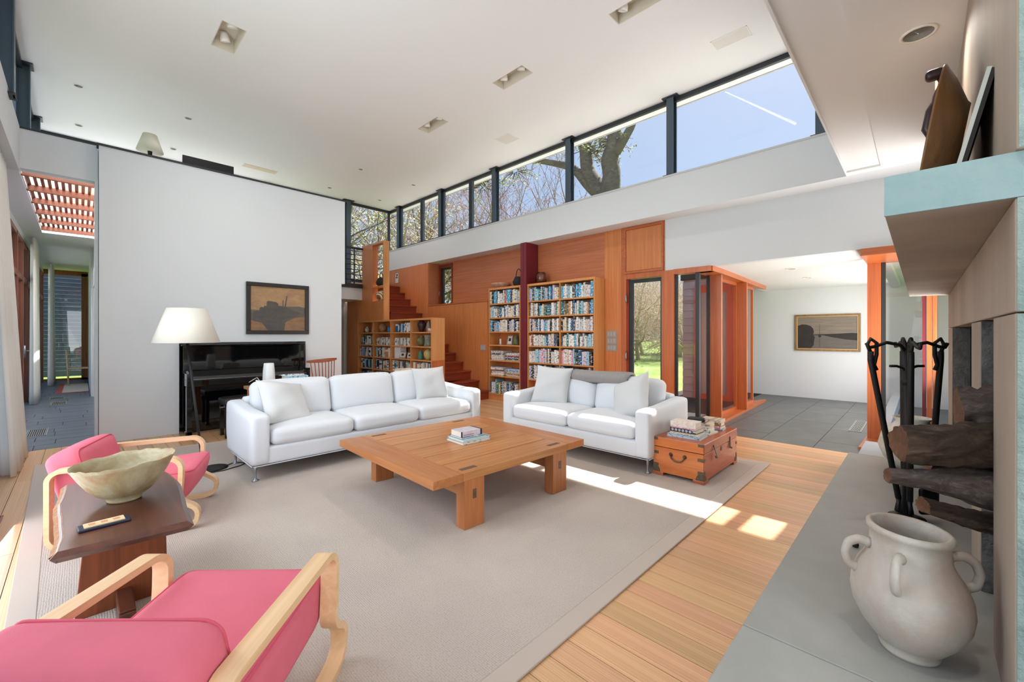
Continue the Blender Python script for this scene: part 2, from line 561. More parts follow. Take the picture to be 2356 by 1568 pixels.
# low ceiling above the hearth with a shallow recessed panel
lc = MB()
lc.box(-0.8, XB, -3.1, 0.305, LZ, LZ + 0.12)
lc.box(-0.8, XB, 0.585, 0.60, LZ, LZ + 0.12)
lc.box(-0.8, XB, 0.305, 0.585, LZ + 0.02, LZ + 0.12)
lc.box(5.88, XB, 0.305, 0.585, LZ, LZ + 0.02)
struct('ceiling_low', lc, CEIL, 'lower white ceiling above the hearth')
struct('trim_1', MB().box(-0.6, XB, 0.50, 0.585, LZ + 0.12, CZ - 0.002), WHITE, 'white upstand between the low and the high ceiling')
struct('ceiling_hall', MB().box(XW + 0.12, 11.1, -0.75, 2.56, 2.345, 2.46), CEIL, 'white hall ceiling')
ch = MB().box(-0.8, -0.5, 7.45, 18.4, 3.26, 3.4).box(0.9, 3.2, 7.45, 18.4, 3.0, 3.1).box(-0.5, 0.9, 11.75, 18.4, 3.26, 3.4).box(-0.5, 0.9, 7.55, 7.63, 3.285, 3.42)
struct('ceiling_corridor', ch, CEIL, 'white corridor ceiling around the slatted skylight')
struct('trim_2', MB().box(-0.53, -0.5, 7.6, 11.8, 3.40, 3.70).box(0.9, 0.93, 7.6, 11.8, 3.1, 3.70).box(-0.5, 0.9, 11.75, 11.78, 3.40, 3.70).box(-0.5, 0.9, 7.6, 7.63, 3.42, 3.70), WHITE, 'white skylight shaft')

struct('light_block_plate', MB().box(-0.53, 0.93, 7.6, 11.78, 3.70, 3.72), WHITE, 'unseen white plate added to block light above the corridor skylight')  # added out of view; stops light bounced off the slats tinting the ceiling
# slatted skylight screen
sk = thing('skylight_screen', 'brown wooden slat screen under the corridor skylight', 'slat screen', (0, 7.68, 3.3))
SLATW = wood('slat_wood', (104, 54, 32), (134, 76, 48), 'y', 30, 1.2, 0.5)
SLATWX = wood('slat_beam_wood', (104, 54, 32), (134, 76, 48), 'x', 30, 1.2, 0.5)
bmesh_ = MB().box(-0.5, 0.9, -0.025, 0.025, -0.03, 0.05).mesh('cross_beam', SLATWX)
smesh_ = MB().box(-0.017, 0.017, 0, 3.95, 0.05, 0.072).mesh('slat', SLATW)
for i in range(6):
    obj('cross_beam', bmesh_, None, sk, loc=(0, 0.06 + i * 0.76, 0))
for i in range(22):
    obj('slat', smesh_, None, sk, loc=(-0.47 + i * 0.062, 0, 0))

# ------------------------------------------------------------------ walls
# piano partition with niche
pwall = MB()
NX0, NX1, NZ = 0.945, 2.60, 1.245
pwall.box(0.16, NX0, 7.30, 7.75, 0.0, NZ).box(NX1, 3.2, 7.30, 7.75, 0.0, NZ)
pwall.box(0.16, 3.2, 7.30, 7.75, NZ, 2.25).box(0.16, 3.262, 7.30, 7.75, 2.25, 3.70)
pwall.box(NX0, NX1, 7.70, 7.75, 0, NZ)
struct('wall_piano', pwall, WHITE, 'tall white partition behind the piano')
struct('trim_3', MB().box(0.14, 3.29, 7.285, 7.45, 3.70, 3.725).box(-0.49, 0.14, 7.44, 7.53, 3.735, 3.755), CAPBLK, 'thin black cap along the top of the partition')
struct('wall_corridor_head', MB().box(-0.49, 0.155, 7.45, 7.55, 3.28, 3.735), WHITE, 'white beam above the corridor opening')
struct('trim_4', MB().box(0.125, 0.155, 7.36, 7.74, 0.0, 3.28), WHITE, 'white jamb of the corridor opening')
struct('trim_5', MB().box(3.2, 3.235, 7.38, 7.72, 0, 2.25), WHITE, 'white jamb at the end of the partition')
# garden-side fascia and soffit
struct('wall_left', MB().box(-0.56, XL, -3.0, YB, 3.28, 3.75).box(-0.85, XL, -3.0, 7.45, 3.24, 3.28).box(-0.85, -0.75, -3.0, 18.4, 3.1, 3.28), WHITE, 'white beam above the garden windows')
# loft slab and landing
struct('floor_loft', MB().box(0.16, 3.3, 7.75, YB, 2.2, 2.5).box(3.3, 4.8, 9.78, YB, 2.2, 2.5), WHITE, 'white loft floor slab and landing')
struct('trim_6', MB().box(3.3, 4.8, 9.74, 9.785, 2.48, 2.58), CAPBLK, 'black steel edge of the landing')
struct('wall_rear', MB().box(0.9, 6.33, YB, YB + 0.12, 0, 2.75), WHITE, 'white rear wall below the glass')
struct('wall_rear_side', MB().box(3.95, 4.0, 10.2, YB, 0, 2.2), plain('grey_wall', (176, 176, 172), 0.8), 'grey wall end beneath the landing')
# corridor side walls
struct('wall_corridor', MB().box(0.16, 0.22, 13.0, 18.4, 0, 3.26).box(0.2, 0.9, 12.9, 13.0, 0, 3.26), WHITE, 'white corridor wall beside the end window')
# beam along the clerestory
struct('wall_window', MB().box(XB, XW + 0.12, -3.0, YB + 0.1, LZ, 3.66), WHITE, 'deep white beam below the clerestory windows')
struct('trim_7', MB().box(XB - 0.012, XB + 0.16, 0.59, YB + 0.05, 3.66, 3.685), plain('grey_sill', (196, 198, 198), 0.5), 'thin grey sill of the clerestory')
struct('wall_hall_head', MB().box(XW, XW + 0.12, -0.75, 2.848, 2.345, LZ), WHITE, 'white wall above the hall opening')
struct('wall_hall', MB().box(10.9, 11.0, -0.75, 3.6, 0, 2.46), WHITE, 'white end wall of the hall')
# cedar wall behind the bookcases
cw = struct('wall_cedar', MB().box(XW, XW + 0.1, 3.60, 8.2, 0, LZ).box(XW, XW + 0.1, 8.2, 8.74, 0, 2.1).box(XW, XW + 0.1, 8.2, 8.74, 3.05, LZ), CHERRY_H, 'horizontal grain cedar wall behind the bookcases')
obj('pilaster_panel', MB().box(XW - 0.006, XW, 3.60, 3.92, 0, LZ - 0.002), CHERRY_V, cw)
# stair-side cedar cladding
cl = struct('wall_stair', MB().box(XB + 0.015, XW, 6.56, 8.74, 0, 2.06).box(XB + 0.015, XW, 8.74, YB, 0, LZ), CHERRY_V, 'vertical grain cedar wall beside the stairs')
for (y0, y1, z1) in ((6.562, 7.346, 2.055), (7.354, 8.736, 2.055)):
    obj('panel', MB().box(XB, XB + 0.02, y0, y1, 0, z1), CHERRY_V, cl, bevel=0.002)
for (y0, y1) in ((8.742, 10.02), (10.03, YB)):
    obj('panel', MB().box(XB + (0.0 if y0 < 9 else 0.008), XB + 0.02, y0, y1, 0, LZ - 0.004), CHERRY_V, cl, bevel=0.002)
obj('ledge', MB().box(XB - 0.012, XW, 6.55, 8.745, 2.06, 2.085), CEDAR_Y, cl, bevel=0.003)
obj('return_panel', MB().box(XB + 0.005, XW, 8.728, 8.742, 2.085, LZ - 0.004), CHERRY_H, cl)
# wood framed small window in the recess
w = struct('window_1', MB().box(XW - 0.02, XW + 0.1, 8.66, 8.728, 2.085, 3.10).box(XW - 0.02, XW + 0.1, 8.2, 8.66, 3.03, 3.10).box(XW - 0.02, XW + 0.1, 8.18, 8.215, 2.085, 3.10), STAIRW, 'small cedar framed window above the stairs')
obj('sash', MB().box(XW + 0.0, XW + 0.05, 8.56, 8.64, 2.09, 3.02).box(XW, XW + 0.05, 8.215, 8.235, 2.09, 3.02).box(XW, XW + 0.05, 8.235, 8.56, 2.97, 3.02).box(XW, XW + 0.05, 8.235, 8.56, 2.09, 2.12), FRAMEBLK, w)
obj('pane', MB().box(XW + 0.02, XW + 0.026, 8.235, 8.56, 2.12, 2.97), GLASS, w)
obj('handle', MB().tube([(XW - 0.045, 8.69, 2.42), (XW - 0.05, 8.69, 2.36), (XW - 0.05, 8.66, 2.34)], 0.009, 6).box(XW - 0.03, XW - 0.02, 8.68, 8.70, 2.33, 2.45), METAL, w)

# ------------------------------------------------------------------ clerestory on the window wall
col_y = [10.17, 8.27, 6.385, 4.47, 2.627, 0.835]
GX = 6.07
def steel_post(name, x, y, flip, label):
    p = thing(name, label, 'steel column', (x, y, 0), 0, 'clerestory columns')
    s = -1 if flip else 1
    obj('post', MB().box(-0.06 * s, -0.05 * s, -0.052, 0.052, 3.685, CZ - 0.012).box(0.05 * s, 0.06 * s, -0.052, 0.052, 3.685, CZ - 0.012).box(-0.05, 0.05, -0.006, 0.006, 3.685, CZ - 0.012), STEEL, p)
    obj('head_plate', MB().box(-0.085, 0.085, -0.115, 0.115, CZ - 0.016, CZ - 0.0005), BLACKM, p, bevel=0.004)
    obj('base_plate', MB().box(-0.07, 0.07, -0.10, 0.10, 3.685, 3.694), BLACKM, p)
    return p
ords = ['nearest the rear glass corner', 'second along from the rear glass corner', 'third along from the rear glass corner', 'third along from the hearth', 'second along from the hearth', 'nearest the hearth']
for i, y in enumerate(col_y):
    steel_post('clerestory_column', XB + 0.06, y, False, 'blue grey steel clerestory column, ' + ords[i])
bays = [(YB, 10.17), (10.17, 8.27), (8.27, 6.385), (6.385, 4.47), (4.47, 2.627), (2.627, 0.835), (0.835, 0.60)]
for i, (a, b) in enumerate(bays):
    m = MB()
    m.box(GX, GX + 0.05, b, a, CZ - 0.065, CZ - 0.001)
    op = i in (1, 2)
    if op: m.box(GX, GX + 0.06, b, a, 3.686, 3.735)
    w = struct('window_%d' % (i + 2), m, BLACKM, 'clerestory window of bay %d above the white beam' % (i + 1))
    mid = {1: 9.12, 2: 7.2}.get(i)
    cuts = [a, mid, b] if mid else [a, b]
    for k in range(len(cuts) - 1):
        obj('pane', MB().box(GX + 0.02, GX + 0.026, cuts[k + 1], cuts[k], 3.69, CZ - 0.066), GLASS, w)
    if mid:
        obj('mullion', MB().box(GX - 0.02, GX + 0.05, mid - 0.03, mid + 0.03, 3.686, CZ - 0.065), FRAMEBLK, w)
        for k in range(2):
            p, q = cuts[k] - (0.055 if k == 0 else 0.03), cuts[k + 1] + (0.03 if k == 0 else 0.055)
            obj('sash', MB().box(GX - 0.01, GX + 0.04, p - 0.045, p, 3.735, CZ - 0.065).box(GX - 0.01, GX + 0.04, q, q + 0.02, 3.735, CZ - 0.065), STEEL, w)
# rear glass
m = MB().box(-0.5, 6.1, YB - 0.05, YB, CZ - 0.065, CZ - 0.001).box(0.9, 6.1, YB - 0.04, YB, 2.75, 2.80).box(-0.5, 0.9, YB - 0.04, YB, 3.75, 3.80)
w = struct('window_9', m, BLACKM, 'rear loft window at the end of the room')
for a, b in ((1.0, 2.9), (2.9, 4.85), (4.85, 6.04)):
    obj('pane', MB().box(a, b, YB - 0.03, YB - 0.024, 2.80, CZ - 0.066), GLASS, w)
obj('corner_post', MB().box(6.02, 6.07, YB - 0.06, YB, 3.68, CZ - 0.066), FRAMEBLK, w)
for x in (1.0, 2.9): obj('mullion', MB().box(x - 0.03, x + 0.03, YB - 0.05, YB, 2.80, CZ - 0.066), FRAMEBLK, w)
p = thing('clerestory_column', 'blue grey steel column against the rear glass above the railing', 'steel column', (4.83, YB - 0.12, 0), 0, 'clerestory columns')
obj('post', MB().box(-0.06, 0.06, -0.05, -0.04, 2.5, CZ - 0.012).box(-0.06, 0.06, 0.04, 0.05, 2.5, CZ - 0.012).box(-0.006, 0.006, -0.04, 0.04, 2.5, CZ - 0.012), STEEL, p)
obj('head_plate', MB().box(-0.14, 0.14, -0.09, 0.09, CZ - 0.016, CZ - 0.0005), BLACKM, p)
# garden-side clerestory
m = MB().box(XL - 0.08, XL - 0.03, 0.6, YB, CZ - 0.065, CZ - 0.001)
w = struct('window_10', m, BLACKM, 'garden side clerestory window')
for a, b in bays[:-1]:
    obj('pane', MB().box(XL - 0.06, XL - 0.054, b + 0.05, a - 0.05, 3.75, CZ - 0.066), GLASS, w)
for i, y in enumerate(col_y[:4]):
    steel_post('garden_column', XL - 0.02, y, False, 'dark steel column above the garden windows, ' + ['farthest', 'second farthest', 'third farthest', 'closest'][i] + ' from the hearth')

# roof edge
struct('trim_8', MB().box(6.15, 6.39, 0.4, 11.1, CZ + 0.02, CZ + 0.16).box(6.36, 6.40, 0.4, 11.1, CZ - 0.0, CZ + 0.2), plain('roof_soffit', (176, 174, 168), 0.8), 'pale roof overhang outside the clerestory')

# ------------------------------------------------------------------ glazed door and glass bay of the hall
d = struct('door_1', MB().box(XW - 0.02, XW + 0.1, 3.50, 3.60, 0, 2.345).box(XW - 0.02, XW + 0.1, 2.85, 2.895, 0, 2.345).box(XW - 0.02, XW + 0.1, 2.895, 3.50, 2.27, 2.345), CEDAR, 'cedar framed glass door beside the wide bookcase')
obj('sash', MB().box(XW + 0.02, XW + 0.06, 3.40, 3.47, 0.05, 2.26).box(XW + 0.02, XW + 0.06, 2.897, 2.93, 0.05, 2.26).box(XW + 0.02, XW + 0.06, 2.93, 3.40, 2.20, 2.26).box(XW + 0.02, XW + 0.06, 2.93, 3.40, 0.03, 0.14), FRAMEBLK, d)
obj('jamb', MB().box(XW + 0.005, XW + 0.08, 3.47, 3.50, 0, 2.27), plain('deep_red_jamb', (150, 52, 30), 0.45), d)
obj('pane', MB().box(XW + 0.035, XW + 0.041, 2.93, 3.40, 0.14, 2.20), GLASS, d)
for z in (1.95, 1.0):
    obj('handle', MB().tube([(XW - 0.03, 3.49, z - 0.07), (XW - 0.055, 3.49, z - 0.03), (XW - 0.055, 3.49, z + 0.03), (XW - 0.03, 3.49, z + 0.07)], 0.012, 8), METAL, d, smooth=True)
tp = struct('trim_9', MB().box(XW - 0.012, XW + 0.1, 2.85, 3.596, 2.345, LZ), CEDAR_Y, 'cedar framed panel above the glass door')
obj('panel', MB().box(XW - 0.02, XW - 0.01, 2.90, 3.50, 2.40, 3.07), CHERRY_V, tp)
obj('moulding', MB().box(XW - 0.03, XW - 0.012, 2.865, 2.895, 2.36, 3.11).box(XW - 0.03, XW - 0.012, 3.505, 3.535, 2.36, 3.11).box(XW - 0.03, XW - 0.012, 2.895, 3.505, 3.08, 3.11).box(XW - 0.03, XW - 0.012, 2.895, 3.505, 2.36, 2.39), CEDAR_Y, tp)

g = struct('window_11', MB().box(XW - 0.02, XW + 0.12, 2.70, 2.85, 0, 2.345).box(XW - 0.05, XW + 0.12, 2.16, 2.70, 2.27, 2.345).box(XW - 0.02, XW + 0.12, 2.34, 2.70, 0.0, 0.05), CEDAR, 'glass bay at the hall corner in cedar frames')
obj('pane', MB().box(XW + 0.03, XW + 0.036, 2.39, 2.68, 0.05, 2.27), GLASS, g)
obj('pane', MB().box(XW + 0.07, 6.80, 2.362, 2.368, 0.05, 2.27), GLASS, g)
obj('corner_post', MB().box(XW + 0.01, XW + 0.07, 2.335, 2.39, 0.0, 2.27), FRAMEBLK, g)
obj('frame_edge', MB().box(XW + 0.02, XW + 0.05, 2.66, 2.70, 0.05, 2.27).box(6.77, 6.80, 2.345, 2.385, 0.05, 2.27), FRAMEBLK, g)
obj('head_board', MB().prism([(6.33, 2.14), (6.80, 2.14), (9.75, 2.26), (9.3, 2.40), (6.33, 2.40)], 2.27, 2.345, 'z'), CEDAR_Y, g)
obj('sill_board', MB().prism([(6.60, 2.16), (6.80, 2.15), (9.75, 2.26), (9.3, 2.40), (6.60, 2.40)], 0.0, 0.045, 'z'), CEDAR_Y, g)
for x in (6.80, 8.10):
    obj('fin', MB().box(x, x + 0.045, 2.175, 2.385, 0.045, 2.27), CEDAR, g, bevel=0.003)
for a, b in ((6.845, 8.10), (8.145, 9.12)):
    obj('inner_frame', MB().box(a, a + 0.03, 2.33, 2.37, 0.045, 2.27).box(b - 0.05, b, 2.33, 2.37, 0.045, 2.27).box(a + 0.03, b - 0.05, 2.33, 2.37, 2.22, 2.27).box(a + 0.03, b - 0.05, 2.33, 2.37, 0.045, 0.09), CEDAR, g)
    obj('pane', MB().box(a + 0.02, b - 0.02, 2.372, 2.378, 0.06, 2.25), GLASS, g)
# right-hand glass bay
g = struct('window_12', MB().box(7.05, 7.14, 0.362, 0.495, 0, 2.27), CEDAR, 'glass bay on the fireplace side of the hall')
obj('head_board', MB().prism([(6.30, 0.50), (7.14, 0.50), (7.14, -0.75), (6.30, -0.75)], 2.262, 2.345, 'z'), CEDAR_Y, g)
obj('sill_board', MB().prism([(6.40, 0.53), (7.16, 0.51), (7.16, 0.28), (6.40, 0.28)], 0.0, 0.03, 'z'), CEDAR_Y, g)
obj('corner_post', MB().box(7.05, 7.11, 0.318, 0.36, 0, 2.262), FRAMEBLK, g)
obj('pane', MB().box(7.08, 7.086, -0.02, 0.318, 0.0, 2.262), GLASS, g)
obj('mullion', MB().box(7.06, 7.12, -0.045, -0.01, 0, 2.262), REDST, g)
for y0, y1 in ((-0.092, -0.05), (-0.135, -0.1)):
    obj('mullion', MB().box(7.05, 7.12, y0, y1, 0, 2.262), CEDAR, g)
obj('pane', MB().box(7.08, 7.086, -0.75, -0.135, 0.0, 2.262), GLASS, g)
struct('trim_10', MB().box(7.14, 10.9, 0.28, 0.40, 0, 0.2).box(7.14, 10.9, 0.28, 0.40, 2.26, 2.345), WHITE, 'white frame of the hall side window')

# corridor end window and garden doors
g = struct('window_13', MB().box(0.02, 0.16, 18.2, 18.3, 0, 3.2).box(-0.8, 0.16, 18.2, 18.3, 3.12, 3.26).box(-0.8, 0.16, 18.2, 18.3, 0, 0.06), wood('corridor_frame_wood', (138, 78, 30), (168, 104, 48), 'z', 30, 1.2, 0.45), 'tall wood framed window at the end of the corridor')
obj('pane', MB().box(-0.8, 0.02, 18.25, 18.256, 0.06, 3.12), GLASS, g)
g = struct('window_14', MB().box(-0.80, -0.74, 7.4, 18.2, 2.35, 2.45).box(-0.80, -0.74, 7.4, 18.2, 3.05, 3.12), wood('garden_frame_wood', (96, 48, 30), (124, 66, 42), 'z', 30, 1.2, 0.45), 'dark wood framed garden doors along the corridor')
for y in (7.9, 8.9, 9.9, 10.9, 11.9, 12.9, 13.9, 14.9, 15.9, 16.9, 17.9):
    obj('stile', MB().box(-0.81, -0.735, y - 0.05, y + 0.05, 0, 3.1), MATS['garden_frame_wood'], g)
obj('pane', MB().box(-0.775, -0.769, 7.4, 18.2, 0.02, 3.1), GLASS, g)
for y in (9.9, 12.0):
    obj('door_handle', MB().tube([(-0.74, y + 0.12, 1.05), (-0.69, y + 0.12, 1.05), (-0.69, y + 0.0, 1.05)], 0.012, 8).tube([(-0.735, y + 0.12, 0.92), (-0.735, y + 0.12, 1.15)], 0.016, 8), METAL, g, smooth=True)
# unseen garden side glazing beside the camera and the end wall
g = struct('window_15', MB().box(-0.80, -0.74, -3, 7.4, 2.35, 2.45).box(-0.80, -0.74, -3, 7.4, 3.03, 3.12), MATS['garden_frame_wood'], 'dark wood framed garden doors of the living room')
for y in (-2.0, -0.6, 0.8, 2.2, 3.6, 5.0, 6.4, 7.35):
    obj('stile', MB().box(-0.81, -0.735, y - 0.05, y + 0.05, 0, 3.1), MATS['garden_frame_wood'], g)
struct('wall_end', MB().box(-0.85, -0.7, -3.1, -2.95, 0, LZ).box(1.65, 1.9, -3.1, -0.9, 0, LZ).box(-0.8, 1.7, -3.1, -2.95, 2.9, LZ), WHITE, 'white end wall behind the camera')
struct('wall_chimney_side', MB().box(1.9, 7.1, -1.0, -0.9, 0, LZ), WHITE, 'white wall behind the chimney')

# ------------------------------------------------------------------ fireplace
fp = struct('wall_fireplace', MB().box(2.0, 5.4, -0.88, -0.62, 0.26, LZ - 0.002), SOOT, 'tall sandstone fireplace wall with stone mantel')
HZ = 0.26
def blk(name, *b, mat=STONE, bev=0.004):
    return obj(name, MB().box(*b), mat, fp, bevel=bev)
blk('stone_block', 1.745, 2.21, -0.62, -0.18, HZ, 1.408)
blk('stone_block', 2.68, 3.09, -0.62, -0.18, HZ, 1.408)
blk('stone_block', 4.96, 5.56, -0.62, -0.18, HZ, 1.408)
blk('stone_block', 1.745, 5.56, -0.62, -0.18, 1.412, 1.716)
blk('stone_block', 1.72, 3.6, -0.62, -0.18, 1.84, LZ - 0.002)
blk('stone_block', 3.604, 5.56, -0.62, -0.18, 1.84, LZ - 0.002)
def rough_face(x, y0, y1, z0, z1, sd, amp=0.012, n=(10, 26), mat=ROUGHST):
    x -= 0.004
    r = random.Random(sd)
    vs, fs = [], []
    ny, nz = n
    for i in range(ny + 1):
        for j in range(nz + 1):
            e = 0 if i in (0, ny) or j in (0, nz) else 1
            vs.append((x - e * r.uniform(0.2, 1) * amp, y0 + (y1 - y0) * i / ny, z0 + (z1 - z0) * j / nz))
    for i in range(ny):
        for j in range(nz):
            a = i * (nz + 1) + j
            fs.append((a, a + 1, a + nz + 2, a + nz + 1))
    return obj('split_face', MB().add(vs, fs), mat, fp, smooth=True)
rough_face(1.745, -0.62, -0.184, HZ, 1.406, 1)
rough_face(1.745, -0.62, -0.184, 1.414, 1.716, 2, n=(10, 8))
rough_face(1.72, -0.62, -0.184, 1.842, LZ - 0.01, 3)
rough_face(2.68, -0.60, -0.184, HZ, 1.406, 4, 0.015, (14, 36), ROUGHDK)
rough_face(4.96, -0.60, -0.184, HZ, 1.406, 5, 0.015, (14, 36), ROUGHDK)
obj('firebox_lining', MB().box(3.09, 3.12, -0.62, -0.20, HZ, 1.41).box(3.12, 4.95, -0.62, -0.60, HZ, 1.41).box(4.40, 4.43, -0.60, -0.25, HZ, 1.41), SOOT, fp)
mt_ = obj('mantel', MB().box(1.75, 5.56, -0.62, 0.081, 1.718, 1.838), STONE, fp, bevel=0.003)
obj('mantel_cool_lit_edge', MB().box(1.74, 1.751, -0.62, 0.082, 1.7175, 1.8385), MANTEL_LIT, mt_)  # teal skin paints the cool light falling on the mantel end
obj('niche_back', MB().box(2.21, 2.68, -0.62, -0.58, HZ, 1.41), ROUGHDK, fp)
ht = struct('floor_hearth', MB().box(-0.5, 5.6, -0.8, 0.40, 0, 0.20), SOOT, 'raised bluestone hearth')
obj('hearth_slab', MB().box(-0.55, 1.740, -0.65, 0.483, 0.0, HZ), HEARTH, ht, bevel=0.004)
obj('hearth_slab', MB().box(1.744, 4.99, -0.65, 0.483, 0.0, HZ), HEARTH, ht, bevel=0.004)
obj('hearth_slab', MB().box(4.994, 5.65, -0.65, 0.415, 0.0, HZ), HEARTHL, ht, bevel=0.004)

BOUNCE_GRAVEL = plain('bounce_roof_gravel', (168, 166, 162), 0.9, bs=0.4, bscale=60)
struct('bounce_roof', MB().box(6.46, 7.5, -1.2, 10.9, 3.42, 3.52), BOUNCE_GRAVEL, 'unseen pale gravel roof added outside to bounce sun onto the ceiling')  # added out of view; its sunlit top bounces light to the ceiling
# ------------------------------------------------------------------ rug
RC = [(-0.20, 1.12), (5.035, 1.125), (4.42, 5.9), (-0.33, 6.55)]
rug = thing('area_rug', 'large taupe woven rug beneath the seating', 'rug', (2.2, 3.6, 0))
def inset(poly, d):
    n = len(poly); out = []
    for i in range(n):
        p0, p1, p2 = Vector(poly[i - 1]), Vector(poly[i]), Vector(poly[(i + 1) % n])
        a = (p1 - p0).normalized(); b = (p2 - p1).normalized()
        na, nb = Vector((-a.y, a.x)), Vector((-b.y, b.x))
        bis = (na + nb).normalized()
        out.append(tuple(p1 + bis * (d / bis.dot(na))))
    return out
loc = lambda P: [(x - 2.2, y - 3.6) for x, y in P]
RI = inset(RC, 0.10)
obj('weave', MB().prism(loc(RI), 0.0005, 0.011, 'z'), RUG, rug)
for i in range(4):
    j = (i + 1) % 4
    obj('binding_strip', MB().prism(loc([RC[i], RC[j], RI[j], RI[i]]), 0.0005, 0.0125, 'z'), RUGB, rug, bevel=0.004)

# ------------------------------------------------------------------ sofas
def make_sofa(label, loc_, rotz, L, D, n, name='sofa'):
    s = thing(name, label, 'sofa', loc_, rotz)
    aw = 0.165
    # base, curved under at the back
    prof = [(0.0, 0.15), (D - 0.14, 0.15), (D - 0.04, 0.24), (D, 0.42), (D, 0.31), (0.0, 0.31)]
    obj('base', MB().rbox((L / 2, D / 2, 0.235), (L - 0.01, D - 0.02, 0.17), 0.03, 10), LINEN, s, smooth=True)
    for k, x in enumerate((aw / 2, L - aw / 2)):
        def warp(p):
            z = p.z
            if z > 0: z += 0.075 * max(0, (p.y + 0.1) / D) * (z / 0.23)
            y = p.y
            if p.y > D * 0.25 and z < -0.05: y -= 0.10 * ((-z - 0.05) / 0.2) * ((p.y - D * 0.25) / (D * 0.25))
            return Vector((p.x, y, z))
        obj('arm', MB().rbox((x, D / 2, 0.385), (aw, D, 0.47), 0.045, 12, puff=(0.008, 0, 0.006), warp=warp), LINEN, s, smooth=True)
    def wb(p):
        y = p.y
        if p.z < 0: y -= 0.07 * (-p.z / 0.28)
        return Vector((p.x, y, p.z))
    obj('back_rest', MB().rbox((L / 2, D - 0.09, 0.44), (L - 2 * aw + 0.05, 0.16, 0.52), 0.05, 12, warp=wb), LINEN, s, smooth=True)
    cw_ = (L - 2 * aw) / n
    for i in range(n):
        cx = aw + cw_ * (i + 0.5)
        obj('seat_cushion', MB().rbox((cx, 0.36, 0.395), (cw_ - 0.008, 0.72, 0.165), 0.06, 16, puff=(0, 0.005, 0.03)), LINEN, s, smooth=True)
        M = Euler((radians(-12), 0, 0)).to_matrix()
        obj('back_cushion', MB().rbox((cx, D - 0.28, 0.645), (cw_ - 0.004, 0.20, 0.43), 0.075, 16, puff=(0, 0.05, 0.012), mat=M), LINEN, s, smooth=True)
    obj('skirt_piping', MB().tube([(0.02, 0.008, 0.152), (L - 0.02, 0.008, 0.154)], 0.004, 6).tube([(0.010, 0.02, 0.154), (0.010, D - 0.2, 0.154)], 0.004, 6).tube([(L - 0.010, 0.02, 0.154), (L - 0.010, D - 0.2, 0.154)], 0.004, 6), LINEN, s, smooth=True)
    lg = MB().lathe([(0.030, 0.0), (0.030, 0.006), (0.014, 0.012), (0.0095, 0.03), (0.012, 0.09), (0.021, 0.165)], 14).mesh('leg', METAL, True)
    for (x, y) in ((0.05, 0.07), (L - 0.05, 0.07), (0.06, D - 0.16), (L - 0.06, D - 0.16)):
        obj('leg', lg, None, s, loc=(x, y, 0.012))
    return s
make_sofa('long white three seat sofa in front of the piano', (1.07, 4.31, 0), 0, 2.76, 0.98, 3)
make_sofa('white two seat sofa with its back to the bookcases', (3.77, 3.85, 0), -pi / 2, 2.0, 0.96, 2)

def make_pillow(label, loc_, rot, size, t=0.16, mat=PILLOW, seed=1):
    r = random.Random(seed)
    n = 22
    vs, fs = [], []
    ph = [r.uniform(0, 6.28) for _ in range(6)]
    for side in (1, -1):
        for i in range(n + 1):
            for j in range(n + 1):
                u, v = 2 * i / n - 1, 2 * j / n - 1
                th = t / 2 * (max(0, 1 - u ** 4) * max(0, 1 - v ** 4)) ** 0.55
                th *= 1 + 0.06 * sin(5 * u + ph[0] + 2 * v) + 0.05 * sin(7 * v + ph[1] - 3 * u)
                x = size / 2 * u * (1 - 0.075 * (1 - v * v)); z = size / 2 * v * (1 - 0.075 * (1 - u * u))
                edge = abs(u) == 1 or abs(v) == 1
                vs.append((x, side * (th if not edge else 0.004) + 0.012 * sin(2.5 * u + ph[2]) * sin(2 * v + ph[3]), z))
    N = (n + 1) ** 2
    for s in range(2):
        for i in range(n):
            for j in range(n):
                a = s * N + i * (n + 1) + j
                fs.append((a, a + 1, a + n + 2, a + n + 1))
    ring = [i * (n + 1) for i in range(n + 1)] + [n * (n + 1) + j for j in range(1, n + 1)] + [i * (n + 1) + n for i in range(n - 1, -1, -1)] + [j for j in range(n - 1, 0, -1)]
    for k in range(len(ring)):
        a, b = ring[k], ring[(k + 1) % len(ring)]
        fs.append((a, b, b + N, a + N))
    p = obj('throw_pillow', MB().add(vs, fs), mat, smooth=True, loc=loc_, rot=rot)
    return tag(p, label, 'pillow')
make_pillow('white pillow slumped against the left arm of the long sofa', (1.47, 4.70, 0.655), (radians(-36), radians(10), radians(16)), 0.50, 0.18, seed=3)
make_pillow('square white pillow upright at the right end of the long sofa', (3.33, 4.80, 0.685), (radians(-16), radians(-2), radians(-12)), 0.46, 0.17, seed=5)
make_pillow('pale grey pillow at the bookcase end of the two seat sofa', (4.22, 3.40, 0.70), (radians(-16), radians(3), radians(-76)), 0.50, 0.17, seed=7)
make_pillow('pale grey pillow slouched beside the chest end arm of the two seat sofa', (4.20, 2.28, 0.655), (radians(-30), radians(-24), radians(-100)), 0.50, 0.18, seed=9)

